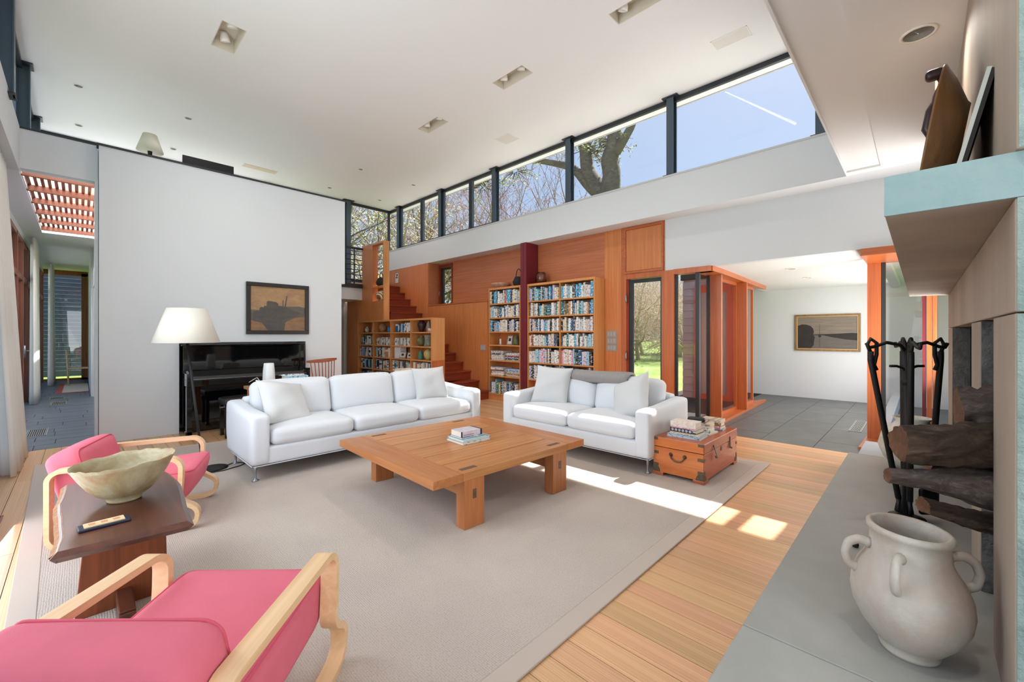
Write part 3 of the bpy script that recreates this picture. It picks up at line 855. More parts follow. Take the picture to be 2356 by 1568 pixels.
# folded throw over the back of the small sofa
th = thing('throw_blanket', 'folded grey wool throw over the back of the two seat sofa', 'blanket', (4.445, 2.80, 0.862))
path = []
def throw_mesh():
    n = 16; vs = []; fs = []
    prof = [(-0.10, -0.075), (-0.115, -0.03), (-0.10, 0.02), (-0.05, 0.045), (0.02, 0.05), (0.08, 0.035), (0.12, -0.01), (0.13, -0.08)]
    m = len(prof)
    full = prof + [(x * 0.82, z - 0.028) for x, z in reversed(prof)]
    M = len(full)
    for i in range(n + 1):
        t = -0.40 + 0.80 * i / n
        for k, (x, z) in enumerate(full):
            e = 1.0 if 0 < i < n else 0.97
            vs.append((x * e, t, z * e + 0.006 * sin(6 * t + k)))
    for i in range(n):
        for k in range(M):
            a, b = i * M + k, i * M + (k + 1) % M
            fs.append((a, b, b + M, a + M))
    fs.append(tuple(range(M))); fs.append(tuple(range(n * M, n * M + M)))
    return MB().add(vs, fs)
obj('fold', throw_mesh(), THROW, th, smooth=True)
obj('inner_fold', throw_mesh().xf(Matrix.Scale(0.9, 4) @ Matrix.Translation((0.004, 0.01, -0.02))), THROW, th, smooth=True)

# ------------------------------------------------------------------ coffee table
ct = thing('coffee_table', 'large square teak coffee table on slab legs', 'table', (2.41, 2.975, 0.0115), radians(-1.8))
TX, TY, TZ0, TZ1 = 0.805, 0.755, 0.335, 0.393
for sx in (-1, 1):
    x0, x1 = sorted((sx * TX, sx * (TX - 0.24)))
    obj('end_board', MB().box(x0, x1, -TY, TY, TZ0, TZ1), TABLEW_Y, ct, bevel=0.002)
nb = 6
bw = 2 * TY / nb
for i in range(nb):
    y0 = -TY + i * bw
    obj('top_board', MB().box(-TX + 0.242, TX - 0.242, y0 + (0.004 if i else 0), y0 + bw - (0.004 if i < nb - 1 else 0), TZ0, TZ1 - 0.0005), TABLEW, ct, bevel=0.0015)
for sx in (-1, 1):
    for sy in (-1, 1):
        cx = sx * 0.465
        y0, y1 = sorted((sy * TY, sy * (TY - 0.095)))
        if sy > 0: y0 -= 0.10; y1 -= 0.10
        lg = obj('leg', MB().box(cx - 0.088, cx + 0.088, y0, y1, 0, TZ0), TABLEW_Z, ct, bevel=0.002)
        yf = y0 if sy < 0 else y1
        obj('tenon_wedge', MB().box(cx - 0.016, cx + 0.016, yf - 0.0015, yf + 0.0015, 0.20, 0.265), WEDGE, lg)
        obj('tenon_inlay', MB().box(cx - 0.07, cx + 0.07, sy * (TY - 0.075) - 0.022, sy * (TY - 0.075) + 0.022, TZ1 - 0.003, TZ1 + 0.0004), WEDGE, ct)
    obj('stretcher', MB().box(sx * 0.465 - 0.03, sx * 0.465 + 0.03, -TY + 0.095, TY - 0.19, 0.19, TZ0 - 0.03), TABLEW_Y, ct)

# ------------------------------------------------------------------ pink armchairs
def arc(cx, cz, r, a0, a1, n):
    return [(cx + r * cos(radians(a0 + (a1 - a0) * i / n)), cz + r * sin(radians(a0 + (a1 - a0) * i / n))) for i in range(n + 1)]
def bez(p0, p1, p2, p3, n):
    out = []
    for i in range(n + 1):
        t = i / n; s = 1 - t
        out.append(tuple(s ** 3 * p0[a] + 3 * s * s * t * p1[a] + 3 * s * t * t * p2[a] + t ** 3 * p3[a] for a in range(2)))
    return out
def chair_profile():
    p = []
    p += arc(0.085, 0.085 + 0.002, 0.075, 270, 180, 8)            # rear lower
    p += arc(0.075, 0.425, 0.065, 180, 92, 8)                     # rear upper
    p += arc(0.60, 0.425, 0.072, 88, 0, 8)                        # front upper
    p += bez((0.672, 0.42), (0.672, 0.30), (0.655, 0.25), (0.665, 0.22), 6)[1:]
    p += bez((0.665, 0.22), (0.68, 0.17), (0.765, 0.17), (0.765, 0.10), 8)[1:]
    p += bez((0.765, 0.10), (0.765, 0.03), (0.72, 0.012), (0.66, 0.012), 8)[1:]
    return p
def make_armchair(label, loc_, rotz):
    c = thing('lounge_armchair', label, 'armchair', loc_, rotz, 'pink bentwood armchairs')
    prof = chair_profile()
    for y in (-0.325, 0.325):
        smooth_angle(obj('side_frame', MB().strip(prof, 0.062, 0.026, y), BIRCH, c), 50)
    # seat: thick block, tilted back, front edge leaning forward
    def sw(p):
        return Vector((p.x + 0.05 * (p.z / 0.2), p.y, p.z + 0.05 * (p.x / 0.6)))
    st = obj('seat_cushion', MB().rbox((0.41, 0, 0.265), (0.62, 0.575, 0.215), 0.055, 14, puff=(0.012, 0, 0.02), warp=sw), PINK, c, smooth=True)
    bm_ = Euler((0, radians(-16), 0)).to_matrix()
    bk = obj('back_cushion', MB().rbox((0.095, 0, 0.385), (0.19, 0.575, 0.42), 0.06, 14, puff=(0.02, 0, 0.008), mat=bm_), PINK, c, smooth=True)
    def ring(x0, z0, x1, z1, y=0.284):
        return [(x0, -y, z0), (x1, -y, z1), (x1, y, z1), (x0, y, z0), (x0, -y, z0)]
    def rot(p): q = bm_ @ Vector(p); return (q.x + 0.095, q.y, q.z + 0.385)
    def rr_path(a, b, rad):
        pts = [(-a, -b)]
        pts += [(-a + rad - rad * cos(t), b - rad + rad * sin(t)) for t in [pi / 2 * i / 5 for i in range(6)]]
        pts += [(a - rad + rad * sin(t), b - rad + rad * cos(t)) for t in [pi / 2 * i / 5 for i in range(6)]]
        return pts + [(a, -b)]
    pth = [rot((0.078, y, z)) for y, z in rr_path(0.272, 0.197, 0.05)]
    obj('piping', MB().tube(pth, 0.0055, 6), PIPING, bk, smooth=True)
    def sp(x, y, z): q = sw(Vector((x, y, z))); return (q.x + 0.41, q.y, q.z + 0.265)
    obj('piping', MB().tube([sp(x, y, 0.0935) for y, x in rr_path(0.270, 0.293, 0.035)], 0.0055, 6), PIPING, st, smooth=True)
    return c
ch1 = make_armchair('pink wool armchair in the foreground seen from behind', (-0.02, 1.42, 0.0115), radians(45))
dup(ch1, (-0.035, 4.18, 0.0115), radians(-20), 'pink wool armchair beyond the walnut side table')

# ------------------------------------------------------------------ walnut side table
stb = thing('side_table', 'live edge walnut side table on a single slab base', 'table', (0.15, 2.93, 0.0115), 0)
r = random.Random(4)
left = [(-0.232 + r.uniform(-0.004, 0.004) + 0.010 * sin(i * 0.6), -0.50 + i * 1.05 / 14) for i in range(15)]
right = [(0.235 + 0.02 * sin(i * 0.5) + r.uniform(-0.003, 0.003), 0.45 - i * 0.97 / 10) for i in range(11)]
poly = left + right
def slab(poly, z0, z1, grow):
    n = len(poly)
    cx = sum(p[0] for p in poly) / n; cy = sum(p[1] for p in poly) / n
    top = [(p[0] - (grow if p[0] > cx else -grow), p[1], z1) for p in poly]
    mid = [(p[0], p[1] - (0.025 if p[1] < -0.4 else 0), (z0 + z1) / 2 + 0.008) for p in poly]
    bot = [(p[0] - (grow * 0.8 if p[0] > cx else -grow * 0.8), p[1] + (0.02 if p[1] < -0.4 else 0), z0) for p in poly]
    fs = [tuple(range(n)), tuple(range(2 * n, 3 * n))[::-1]]
    for a in range(2):
        fs += [(a * n + i, a * n + (i + 1) % n, (a + 1) * n + (i + 1) % n, (a + 1) * n + i) for i in range(n)]
    return MB().add(top + mid + bot, fs)
obj('slab_top', slab(poly, 0.435, 0.487, 0.02), WALNUT, stb)
BARK = plain('live_edge', (150, 104, 66), 0.8, bs=0.8, bscale=60, var=0.25, vscale=30)
obj('live_edge', MB().add([(p[0] - 0.004, p[1], 0.468) for p in left] + [(p[0] + 0.024, p[1], 0.4885) for p in left] + [(p[0] + 0.02, p[1], 0.446) for p in left],
    [(i, i + 1, 15 + i + 1, 15 + i) for i in range(14)] + [(i, i + 1, 30 + i + 1, 30 + i) for i in range(14)]), BARK, stb)
obj('slab_base', MB().hexa([(-0.17, -0.10, 0), (0.17, -0.10, 0), (0.17, -0.045, 0), (-0.17, -0.045, 0), (-0.135, -0.10, 0.436), (0.16, -0.10, 0.436), (0.16, -0.045, 0.436), (-0.135, -0.045, 0.436)]), WALNUT_Z, stb, bevel=0.003)
obj('foot', MB().box(-0.03, 0.03, -0.335, 0.42, 0.0, 0.085).prism([(-0.03, -0.345), (0.03, -0.345), (0.022, -0.335), (-0.022, -0.335)], 0.01, 0.075), WALNUT, stb, bevel=0.006)

# pottery bowl on the side table
def bowl_fn(r_, z, a, i):
    k = z / 0.27
    rag = (0.003 * sin(5 * a + 1) + 0.003 * sin(9 * a) + 0.003 * sin(23 * a + 2) + 0.002 * sin(37 * a)) if k > 0.93 else 0
    return r_ * (1 + 0.02 * sin(2 * a + 0.7) * k), z + rag + 0.012 * cos(a + 0.3) * k * k
BOWL = None
def pottery(name, a, b_, c_, scale=4):
    m, nt, b = new_mat(name)
    co = coords(nt)
    f = noise(nt, co, scale, 6, 0.65, 0.6)
    nt.links.new(ramp(nt, f, [(0.28, lin(a)), (0.5, lin(b_)), (0.74, lin(c_))]), b.inputs['Base Color'])
    b.inputs['Roughness'].default_value = 0.5
    bump(nt, b, noise(nt, co, 30, 4), 0.25, 0.01)
    return m
BOWLM = pottery('mottled_stoneware', (150, 104, 62), (160, 146, 112), (186, 178, 150), 5)
bw_ = obj('pottery_bowl', MB().lathe([(0.0, 0.0), (0.085, 0.0), (0.09, 0.012), (0.085, 0.02), (0.135, 0.055), (0.185, 0.11), (0.222, 0.175), (0.25, 0.235), (0.264, 0.262), (0.258, 0.264), (0.243, 0.235), (0.214, 0.178), (0.178, 0.118), (0.13, 0.07), (0.07, 0.04), (0.0, 0.032)], 48, fn=bowl_fn), BOWLM, smooth=True, loc=(0.16, 2.96, 0.4995))
bw_.scale = (0.78, 0.78, 0.78)
tag(bw_, 'large ragged rimmed stoneware bowl on the walnut table', 'bowl')
tr = thing('coaster_tray', 'small navy tray of bamboo strips on the walnut table', 'tray', (0.075, 2.625, 0.4985), radians(4))
obj('rim', MB().box(-0.085, 0.085, -0.037, 0.037, 0, 0.012), plain('navy_lacquer', (22, 34, 54), 0.5), tr, bevel=0.004)
BAMB = wood('bamboo_strip', (206, 176, 132), (232, 208, 166), 'x', 40, 8, 0.6)
BAMB2 = plain('bamboo_pattern', (198, 140, 100), 0.6)
for i in range(7):
    y0 = -0.028 + i * 0.008
    sp_ = obj('bamboo_strip', MB().box(-0.066, 0.066, y0 + 0.0005, y0 + 0.0075, 0.012, 0.0165), BAMB, tr)
for x in (-0.04, 0.0, 0.04):
    obj('pattern_band', MB().box(x - 0.011, x + 0.011, -0.012, 0.014, 0.0162, 0.0172), BAMB2, tr)

# ------------------------------------------------------------------ camphor chest
cst = thing('camphor_chest', 'orange brown camphor wood chest with brass corners at the sofa arm', 'chest', (3.875, 1.385, 0.0115))
CX, CY_, CH = 0.92, 0.475, 0.362
obj('body', MB().box(0, CX, 0, CY_, 0.028, 0.268), CHESTX, cst, bevel=0.003)
obj('end_panel', MB().box(-0.0025, 0.004, 0.004, CY_ - 0.004, 0.03, 0.267), CHESTW, cst)
ld = obj('lid', MB().box(-0.004, CX + 0.004, -0.004, CY_ + 0.004, 0.272, CH), CHESTX, cst, bevel=0.006)
obj('lid_end', MB().box(-0.0065, 0.0, 0.004, CY_ - 0.004, 0.276, CH - 0.006), CHESTW, ld)
for (x0, x1, y0, y1) in ((-0.004, 0.10, -0.004, 0.10), (CX - 0.10, CX + 0.004, -0.004, 0.10), (-0.004, 0.10, CY_ - 0.10, CY_ + 0.004), (CX - 0.10, CX + 0.004, CY_ - 0.10, CY_ + 0.004)):
    obj('foot', MB().box(x0, x1, y0, y1, 0, 0.03), CHESTX, cst, bevel=0.004)
def plate_L(y0, y1, z0, z1, x0=-0.006, t=0.003):
    return MB().box(x0, x0 + t, y0, y1, z0, z1)
for z in (0.085, 0.20):
    obj('corner_strap', MB().box(-0.0045, -0.002, 0, 0.055, z, z + 0.028).box(-0.0045, 0.03, -0.0025, 0.0, z, z + 0.028), BRASS, cst)
    obj('corner_strap', MB().box(-0.0045, -0.002, CY_ - 0.055, CY_, z, z + 0.028), BRASS, cst)
    obj('corner_strap', MB().box(CX - 0.03, CX + 0.002, -0.0025, 0.0, z, z + 0.028), BRASS, cst)
for y0 in (0.0, CY_ - 0.05):
    obj('corner_strap', MB().box(-0.008, -0.005, y0, y0 + 0.05, CH - 0.03, CH - 0.004), BRASS, ld)
def fan(y, sgn):
    pts = [(y, 0.0)] + [(y + sgn * 0.07 * cos(a), 0.07 * sin(a)) for a in [radians(90 * i / 8) for i in range(9)]]
    return MB().prism([(p[0], p[1] + 0.03) for p in pts], -0.005, -0.002, 'x')
obj('corner_bracket', fan(0.002, 1), BRASS, cst)
obj('corner_bracket', fan(CY_ - 0.002, -1), BRASS, cst)
obj('corner_bracket', MB().prism([(0.0, 0.03)] + [(0.055 * cos(radians(a)), 0.03 + 0.055 * sin(radians(a))) for a in range(0, 91, 15)], -0.0035, -0.001, 'y'), BRASS, cst)
obj('corner_bracket', MB().prism([(CX, 0.03)] + [(CX - 0.055 * cos(radians(a)), 0.03 + 0.055 * sin(radians(a))) for a in range(0, 91, 15)], -0.0035, -0.001, 'y'), BRASS, cst)
hd = obj('bail_handle', MB().tube([(-0.02, 0.235 + 0.065 * cos(radians(a)), 0.215 + 0.055 * sin(radians(a))) for a in range(180, 361, 15)], 0.0065, 8), BRASS, cst, smooth=True)
for y in (0.17, 0.30):
    obj('handle_rose', MB().lathe([(0.0, 0), (0.019, 0), (0.017, 0.006), (0.008, 0.012), (0.008, 0.024), (0, 0.026)], 16).xf(Matrix.Translation((-0.002, y, 0.215)) @ Matrix.Rotation(-pi / 2, 4, 'Y')), BRASS, hd, smooth=True)
for x, tilt in ((0.235, 0.03), (0.69, 0.0)):
    obj('hasp', MB().hexa([(x - 0.012, -0.012 - tilt, 0.20), (x + 0.012, -0.012 - tilt, 0.20), (x + 0.012, -0.006 - tilt, 0.20), (x - 0.012, -0.006 - tilt, 0.20), (x - 0.012, -0.009, 0.315), (x + 0.012, -0.009, 0.315), (x + 0.012, -0.004, 0.315), (x - 0.012, -0.004, 0.315)]).tube([(x, -0.018, 0.212), (x + 0.018, -0.02, 0.205), (x, -0.022, 0.198)], 0.005, 6), BRASS, cst)
obj('lock_plate', MB().box(0.43, 0.465, -0.003, 0, 0.225, 0.265), BRASS, cst)

# ------------------------------------------------------------------ floor lamp
fl = thing('floor_lamp', 'floor lamp with cream cone shade and leaning black pole', 'floor lamp', (0.935, 5.08, 0.0115))
obj('base', MB().lathe([(0.0, 0), (0.118, 0), (0.118, 0.012), (0.10, 0.018), (0.02, 0.026), (0.0, 0.026)], 32), BLACKMATT, fl, smooth=True)
obj('pole', MB().tube([(-0.085, 0.03, 0.02), (-0.205, 0.09, 1.30)], 0.0115, 10), BLACKMATT, fl, smooth=True)
obj('shade', MB().lathe([(0.272, 0), (0.160, 0.335), (0.156, 0.335), (0.268, 0.0)], 48, (-0.205, 0.09, 1.262)), SHADE, fl, smooth=True)
obj('shade_spider', MB().tube([(-0.365, 0.09, 1.585), (-0.045, 0.09, 1.585)], 0.004, 6).tube([(-0.205, 0.09, 1.29), (-0.205, 0.09, 1.59)], 0.007, 6), BLACKMATT, fl)
obj('bulb', MB().lathe([(0, 0), (0.014, 0), (0.016, 0.03), (0.03, 0.07), (0.02, 0.1), (0, 0.11)], 16, (-0.205, 0.09, 1.34)), CERW, fl, smooth=True)
obj('cord', MB().tube([(0.10, -0.02, 0.012), (0.16, 0.05, 0.006), (0.235, 0.02, 0.006), (0.26, -0.05, 0.006), (0.20, -0.10, 0.006), (0.05, -0.16, 0.006), (-0.1, -0.15, 0.006)], 0.0045, 6), BLACKMATT, fl, smooth=True)

# ------------------------------------------------------------------ piano, bench, chair
pn = thing('upright_piano', 'glossy black upright piano in the wall niche', 'piano', (0.975, 7.22, 0.002))
PWd = 1.56
obj('case', MB().box(0.0, PWd, 0.0, 0.38, 0.10, 1.19), BLACKGLOSS, pn, bevel=0.004)
obj('plinth', MB().box(0.02, PWd - 0.02, 0.01, 0.36, 0.0, 0.10), BLACKGLOSS, pn)
obj('top_lid', MB().box(-0.02, PWd + 0.02, -0.03, 0.39, 1.192, 1.215), BLACKGLOSS, pn, bevel=0.006)
for x in (-0.002, PWd - 0.055):
    obj('side_pilaster', MB().box(x, x + 0.057, -0.03, 0.0, 0.86, 1.19), BLACKGLOSS, pn, bevel=0.004)
obj('music_desk', MB().box(0.07, PWd - 0.07, -0.02, -0.005, 0.885, 1.17), BLACKGLOSS, pn)
obj('key_bed', MB().box(0.0, PWd, -0.30, 0.0, 0.66, 0.745), BLACKGLOSS, pn, bevel=0.006)
obj('key_fall', MB().prism([(-0.27, 0.745), (-0.25, 0.79), (-0.04, 0.86), (0.0, 0.86), (0.0, 0.745)], 0.05, PWd - 0.05, 'x'), BLACKGLOSS, pn, bevel=0.003)
obj('fall_edge', MB().box(0.05, PWd - 0.05, -0.274, -0.268, 0.748, 0.754), METAL, pn)
for x in (0.0, PWd - 0.05):
    obj('key_block', MB().box(x, x + 0.05, -0.30, 0.0, 0.745, 0.83), BLACKGLOSS, pn, bevel=0.004)
    obj('leg', MB().prism([(x, -0.29), (x + 0.06, -0.29), (x + 0.06, -0.21), (x, -0.21)], 0.0, 0.66, 'z'), BLACKGLOSS, pn, bevel=0.006)
    obj('toe_rail', MB().box(x, x + 0.06, -0.29, 0.0, 0.0, 0.06), BLACKGLOSS, pn)
obj('lock', MB().lathe([(0, 0), (0.008, 0), (0, 0.004)], 12).xf(Matrix.Translation((1.24, -0.021, 0.91)) @ Matrix.Rotation(pi / 2, 4, 'X')), BRASS, pn)
for i in range(3):
    obj('pedal', MB().box(0.70 + i * 0.08, 0.73 + i * 0.08, -0.12, 0.02, 0.05, 0.06), BRASS, pn)
bn = thing('piano_bench', 'black adjustable piano bench behind the long sofa', 'bench', (1.60, 6.62, 0.002))
obj('seat', MB().rbox((0, 0, 0.47), (0.62, 0.36, 0.09), 0.03, 8, puff=(0, 0, 0.01)), plain('black_vinyl', (22, 20, 24), 0.4), bn, smooth=True)
obj('apron', MB().box(-0.29, 0.29, -0.16, 0.16, 0.36, 0.43), BLACKGLOSS, bn)
for sx in (-1, 1):
    obj('knob', MB().lathe([(0, 0), (0.03, 0), (0.03, 0.03), (0, 0.035)], 16).xf(Matrix.Translation((sx * 0.29, 0, 0.39)) @ Matrix.Rotation(sx * pi / 2, 4, 'Y')), BLACKGLOSS, bn)
    for sy in (-1, 1):
        obj('leg', MB().box(sx * 0.27 - 0.022, sx * 0.27 + 0.022, sy * 0.14 - 0.022, sy * 0.14 + 0.022, 0, 0.37), BLACKGLOSS, bn, bevel=0.003)
wc = thing('spindle_chair', 'reddish wood spindle back chair beside the piano', 'chair', (2.72, 6.80, 0.002), radians(8))
CHW = wood('chair_cherry', (142, 74, 44), (170, 96, 62), 'x', 30, 2, 0.4)
obj('seat', MB().rbox((0, -0.18, 0.44), (0.46, 0.44, 0.04), 0.015, 6), CHW, wc, smooth=True)
crest = []
cr = MB()
N = 10
vs = []
for i in range(N + 1):
    t = -1 + 2 * i / N
    x = 0.25 * t; y = 0.09 - 0.055 * (t * t) * -1 - 0.05; z = 0.945 + 0.012 * t
    h = 0.035 * (1 - 0.45 * abs(t) ** 2)
    vs += [(x, y - 0.011, z - h), (x, y + 0.011, z - h), (x, y + 0.011, z + h * 0.7), (x, y - 0.011, z + h * 0.7)]
fs = []
for i in range(N):
    a = i * 4
    for k in range(4):
        fs.append((a + k, a + (k + 1) % 4, a + 4 + (k + 1) % 4, a + 4 + k))
fs += [(0, 1, 2, 3), (N * 4, N * 4 + 1, N * 4 + 2, N * 4 + 3)]
obj('crest_rail', MB().add(vs, fs), CHW, wc, bevel=0.004)
for i in range(8):
    t = -0.85 + 1.7 * i / 7
    obj('spindle', MB().tube([(0.185 * t, 0.02, 0.45), (0.235 * t, 0.04 + 0.05 * t * t, 0.93)], 0.008, 8), CHW, wc, smooth=True)
for sx in (-1, 1):
    for y0, y1 in ((-0.34, -0.38), (-0.02, 0.04)):
        obj('leg', MB().tube([(sx * 0.18, y0, 0.43), (sx * 0.22, y1, 0.0)], [0.016, 0.012], 10), CHW, wc, smooth=True)

# console behind the sofa with its lamp and books
cn = thing('console_table', 'narrow wooden console table behind the long sofa', 'table', (1.35, 5.38, 0.0115))
obj('top', MB().box(0, 2.4, 0, 0.38, 0.70, 0.735), TABLEW, cn, bevel=0.003)
for x in (0.03, 2.33):
    for y in (0.03, 0.31):
        obj('leg', MB().box(x, x + 0.04, y, y + 0.04, 0, 0.70), TABLEW_Z, cn)
lp = thing('table_lamp', 'small white tapered ceramic lamp behind the long sofa', 'lamp', (1.575, 5.60, 0.7465))
obj('body', MB().lathe([(0, 0), (0.064, 0), (0.067, 0.06), (0.062, 0.18), (0.053, 0.262), (0.05, 0.266), (0, 0.266)], 28), CERW, lp, smooth=True)
obj('cord', MB().tube([(-0.06, 0, 0.006), (-0.12, 0.02, 0.10), (-0.16, -0.01, 0.085), (-0.2, 0.03, 0.05)], 0.004, 6), CERW, lp, smooth=True)

# ------------------------------------------------------------------ painting over the piano, painting in the hall
def painting(label, origin, W, Hh, plane, fw, fmat, sky, shapes, liner=None):
    # plane 'y': wall faces -y, picture x runs right; plane 'x': wall faces -x, picture x runs to -y
    t = thing('framed_painting', label, 'painting', origin)
    def P(u, v, d):
        return (u, -d, v) if plane == 'y' else (-d, -u, v)
    def bx(u0, u1, v0, v1, d0, d1):
        p = [P(u0, v0, d0), P(u1, v0, d0), P(u1, v0, d1), P(u0, v0, d1), P(u0, v1, d0), P(u1, v1, d0), P(u1, v1, d1), P(u0, v1, d1)]
        return MB().hexa(p)
    cv = obj('canvas', bx(fw, W - fw, fw, Hh - fw, 0.004, 0.016), sky, t)
    for (a, b, c_, d_) in ((0, W, 0, fw), (0, W, Hh - fw, Hh), (0, fw, fw, Hh - fw), (W - fw, W, fw, Hh - fw)):
        obj('frame_rail', bx(a, b, c_, d_, 0.002, 0.035), fmat, t, bevel=0.006)
    if liner:
        e = 0.018
        for (a, b, c_, d_) in ((fw, W - fw, fw, fw + e), (fw, W - fw, Hh - fw - e, Hh - fw), (fw, fw + e, fw + e, Hh - fw - e), (W - fw - e, W - fw, fw + e, Hh - fw - e)):
            obj('frame_liner', bx(a, b, c_, d_, 0.01, 0.026), liner, t)
    for k, (poly, mt) in enumerate(shapes):
        d = 0.0162 + 0.0004 * k
        n = len(poly)
        q = [(fw + x * (W - 2 * fw), fw + y * (Hh - 2 * fw)) for x, y in poly]
        vs = [P(u, v, d) for u, v in q]
        obj('paint_area', MB().add(vs + [P(u, v, d - 0.0003) for u, v in q], [tuple(range(n)), tuple(range(n, 2 * n))[::-1]] + [(i, (i + 1) % n, n + (i + 1) % n, n + i) for i in range(n)]), mt, cv)
    return t
def paint(name, a, b_, sx=3, sz=8):
    m, nt, b = new_mat(name)
    f = noise(nt, coords(nt, (sx, sx, sz)), 2.0, 5, 0.65, 0.5)
    nt.links.new(ramp(nt, f, [(0.3, lin(a)), (0.7, lin(b_))]), b.inputs['Base Color'])
    b.inputs['Roughness'].default_value = 0.7
    return m
sky1 = paint('paint_amber_sky', (140, 112, 88), (176, 138, 98), 3, 5)
dk = paint('paint_dark_grey', (72, 68, 66), (90, 84, 80), 4, 6)
gd = paint('paint_umber_ground', (120, 92, 72), (150, 112, 80), 4, 10)
hz = paint('paint_grey_band', (84, 80, 74), (104, 98, 88), 3, 12)
painting('dark framed painting of an amber sky over the piano', (1.738, 7.298, 1.36), 0.905, 0.797, 'y', 0.06, plain('ebony_frame', (32, 27, 28), 0.4), sky1, [
    ([(0, 0), (1, 0), (1, 0.55), (0.88, 0.58), (0.6, 0.56), (0.4, 0.50), (0.15, 0.46), (0, 0.47)], hz),
    ([(0, 0), (1, 0), (1, 0.34), (0.8, 0.3), (0.64, 0.2), (0.5, 0.12), (0.2, 0.18), (0, 0.24)], gd),
    ([(0.03, 0.22), (0.2, 0.17), (0.3, 0.0), (0.60, 0.0), (0.62, 0.2), (0.7, 0.30), (0.85, 0.34), (0.9, 0.42), (0.62, 0.56), (0.49, 0.58), (0.49, 0.62), (0.45, 0.66), (0.32, 0.68), (0.28, 0.66), (0.28, 0.56), (0.23, 0.56), (0.23, 0.52), (0.2, 0.54), (0.16, 0.52), (0.15, 0.46), (0.05, 0.42)], dk),
    ([(0.60, 0.55), (0.63, 0.55), (0.66, 0.82), (0.645, 0.82)], dk), ([(0.565, 0.55), (0.585, 0.55), (0.585, 0.71), (0.57, 0.71)], dk)])
sky2 = paint('paint_dusk_sky', (112, 106, 98), (140, 126, 112), 1.5, 16)
wt = paint('paint_dusk_water', (92, 88, 84), (110, 104, 98), 1.5, 18)
dk2 = paint('paint_night_trees', (36, 33, 32), (48, 44, 42), 3, 6)
painting('gilt framed dusk river painting on the hall end wall', (10.898, 1.972, 1.012), 1.11, 0.772, 'x', 0.035, wood('gilt_frame', (120, 90, 54), (160, 124, 80), 'z', 30, 6, 0.45), sky2, [
    ([(0, 0), (1, 0), (1, 0.44), (0, 0.44)], wt),
    ([(0.28, 0.43), (0.45, 0.42), (0.6, 0.36), (0.8, 0.30), (1, 0.27), (1, 0.48), (0.9, 0.49), (0.7, 0.47), (0.45, 0.455), (0.28, 0.45)], dk2),
    ([(0.0, 0.03), (0.24, 0.03), (0.29, 0.12), (0.295, 0.24), (0.31, 0.36), (0.28, 0.44), (0.295, 0.52), (0.28, 0.62), (0.24, 0.70), (0.17, 0.745), (0.09, 0.755), (0.05, 0.73), (0.0, 0.70)], dk2),
    ([(0.37, 0.36), (0.41, 0.36), (0.415, 0.43), (0.365, 0.43)], dk2), ([(0.387, 0.06), (0.391, 0.06), (0.391, 0.76), (0.387, 0.76)], dk2)],
    liner=plain('gilt_liner', (186, 158, 110), 0.4, 0.3))

# ------------------------------------------------------------------ curtains
CURT = plain('ivory_curtain', (232, 230, 224), 0.9, bs=0.1, bscale=150)
def curtain(label, y0, y1, x, ztop, zbot, folds, flare, seed):
    r = random.Random(seed)
    n = folds * 8; mrows = 12
    vs, fs = [], []
    for j in range(mrows + 1):
        k = j / mrows
        z = ztop + (zbot - ztop) * k
        for i in range(n + 1):
            t = i / n
            yy = y0 + (y1 - y0) * t * (1 + flare * k)
            a = 2 * pi * folds * t
            xx = x + (0.035 + 0.02 * k) * sin(a) + 0.012 * sin(2.3 * a + seed) * k + 1.3 * k * flare
            vs.append((xx, yy - 0.01 * k * cos(a), z))
    for j in range(mrows):
        for i in range(n):
            a = j * (n + 1) + i
            fs.append((a, a + 1, a + n + 2, a + n + 1))
    c = obj('curtain', MB().add(vs, fs), CURT, smooth=True)
    s = c.modifiers.new('thickness', 'SOLIDIFY'); s.thickness = 0.004
    return tag(c, label, 'curtain')
curtain('ivory curtain nearest the living room at the frame edge', 6.15, 7.20, -0.60, 3.22, 0.01, 7, 0.10, 1)
curtain('ivory curtain hanging midway down the corridor', 12.2, 13.35, -0.64, 3.22, 0.01, 7, 0.0, 2)
curtain('ivory curtain at the far corner of the corridor', 16.4, 17.9, -0.56, 3.22, 0.01, 8, 0.0, 3)
krug = thing('hall_runner', 'cream runner rug with a red border at the corridor end', 'rug', (0.2, 15.3, 0.0))
obj('field', MB().box(-0.5, -0.06, -1.0, 1.4, 0.0005, 0.008), plain('runner_cream', (206, 196, 176), 0.95), krug)
obj('border', MB().box(-0.6, -0.5, -1.1, 1.5, 0.0005, 0.009).box(-0.5, -0.06, -1.1, -1.0, 0.0005, 0.009), plain('runner_red', (176, 84, 72), 0.95), krug)
dch = thing('dining_chair', 'light wood dining chair at the corridor end', 'chair', (-0.02, 16.3, 0.0), radians(90))
for sx in (-1, 1):
    obj('leg', MB().tube([(sx * 0.2, 0.2, 0), (sx * 0.19, 0.24, 0.95)], 0.016, 8), BIRCH, dch, smooth=True)
    obj('leg', MB().tube([(sx * 0.2, -0.2, 0), (sx * 0.2, -0.2, 0.45)], 0.016, 8), BIRCH, dch, smooth=True)
obj('seat', MB().rbox((0, 0, 0.46), (0.44, 0.44, 0.035), 0.012, 6), BIRCH, dch, smooth=True)
obj('back_rail', MB().box(-0.19, 0.19, 0.225, 0.245, 0.78, 0.95), BIRCH, dch, bevel=0.005)
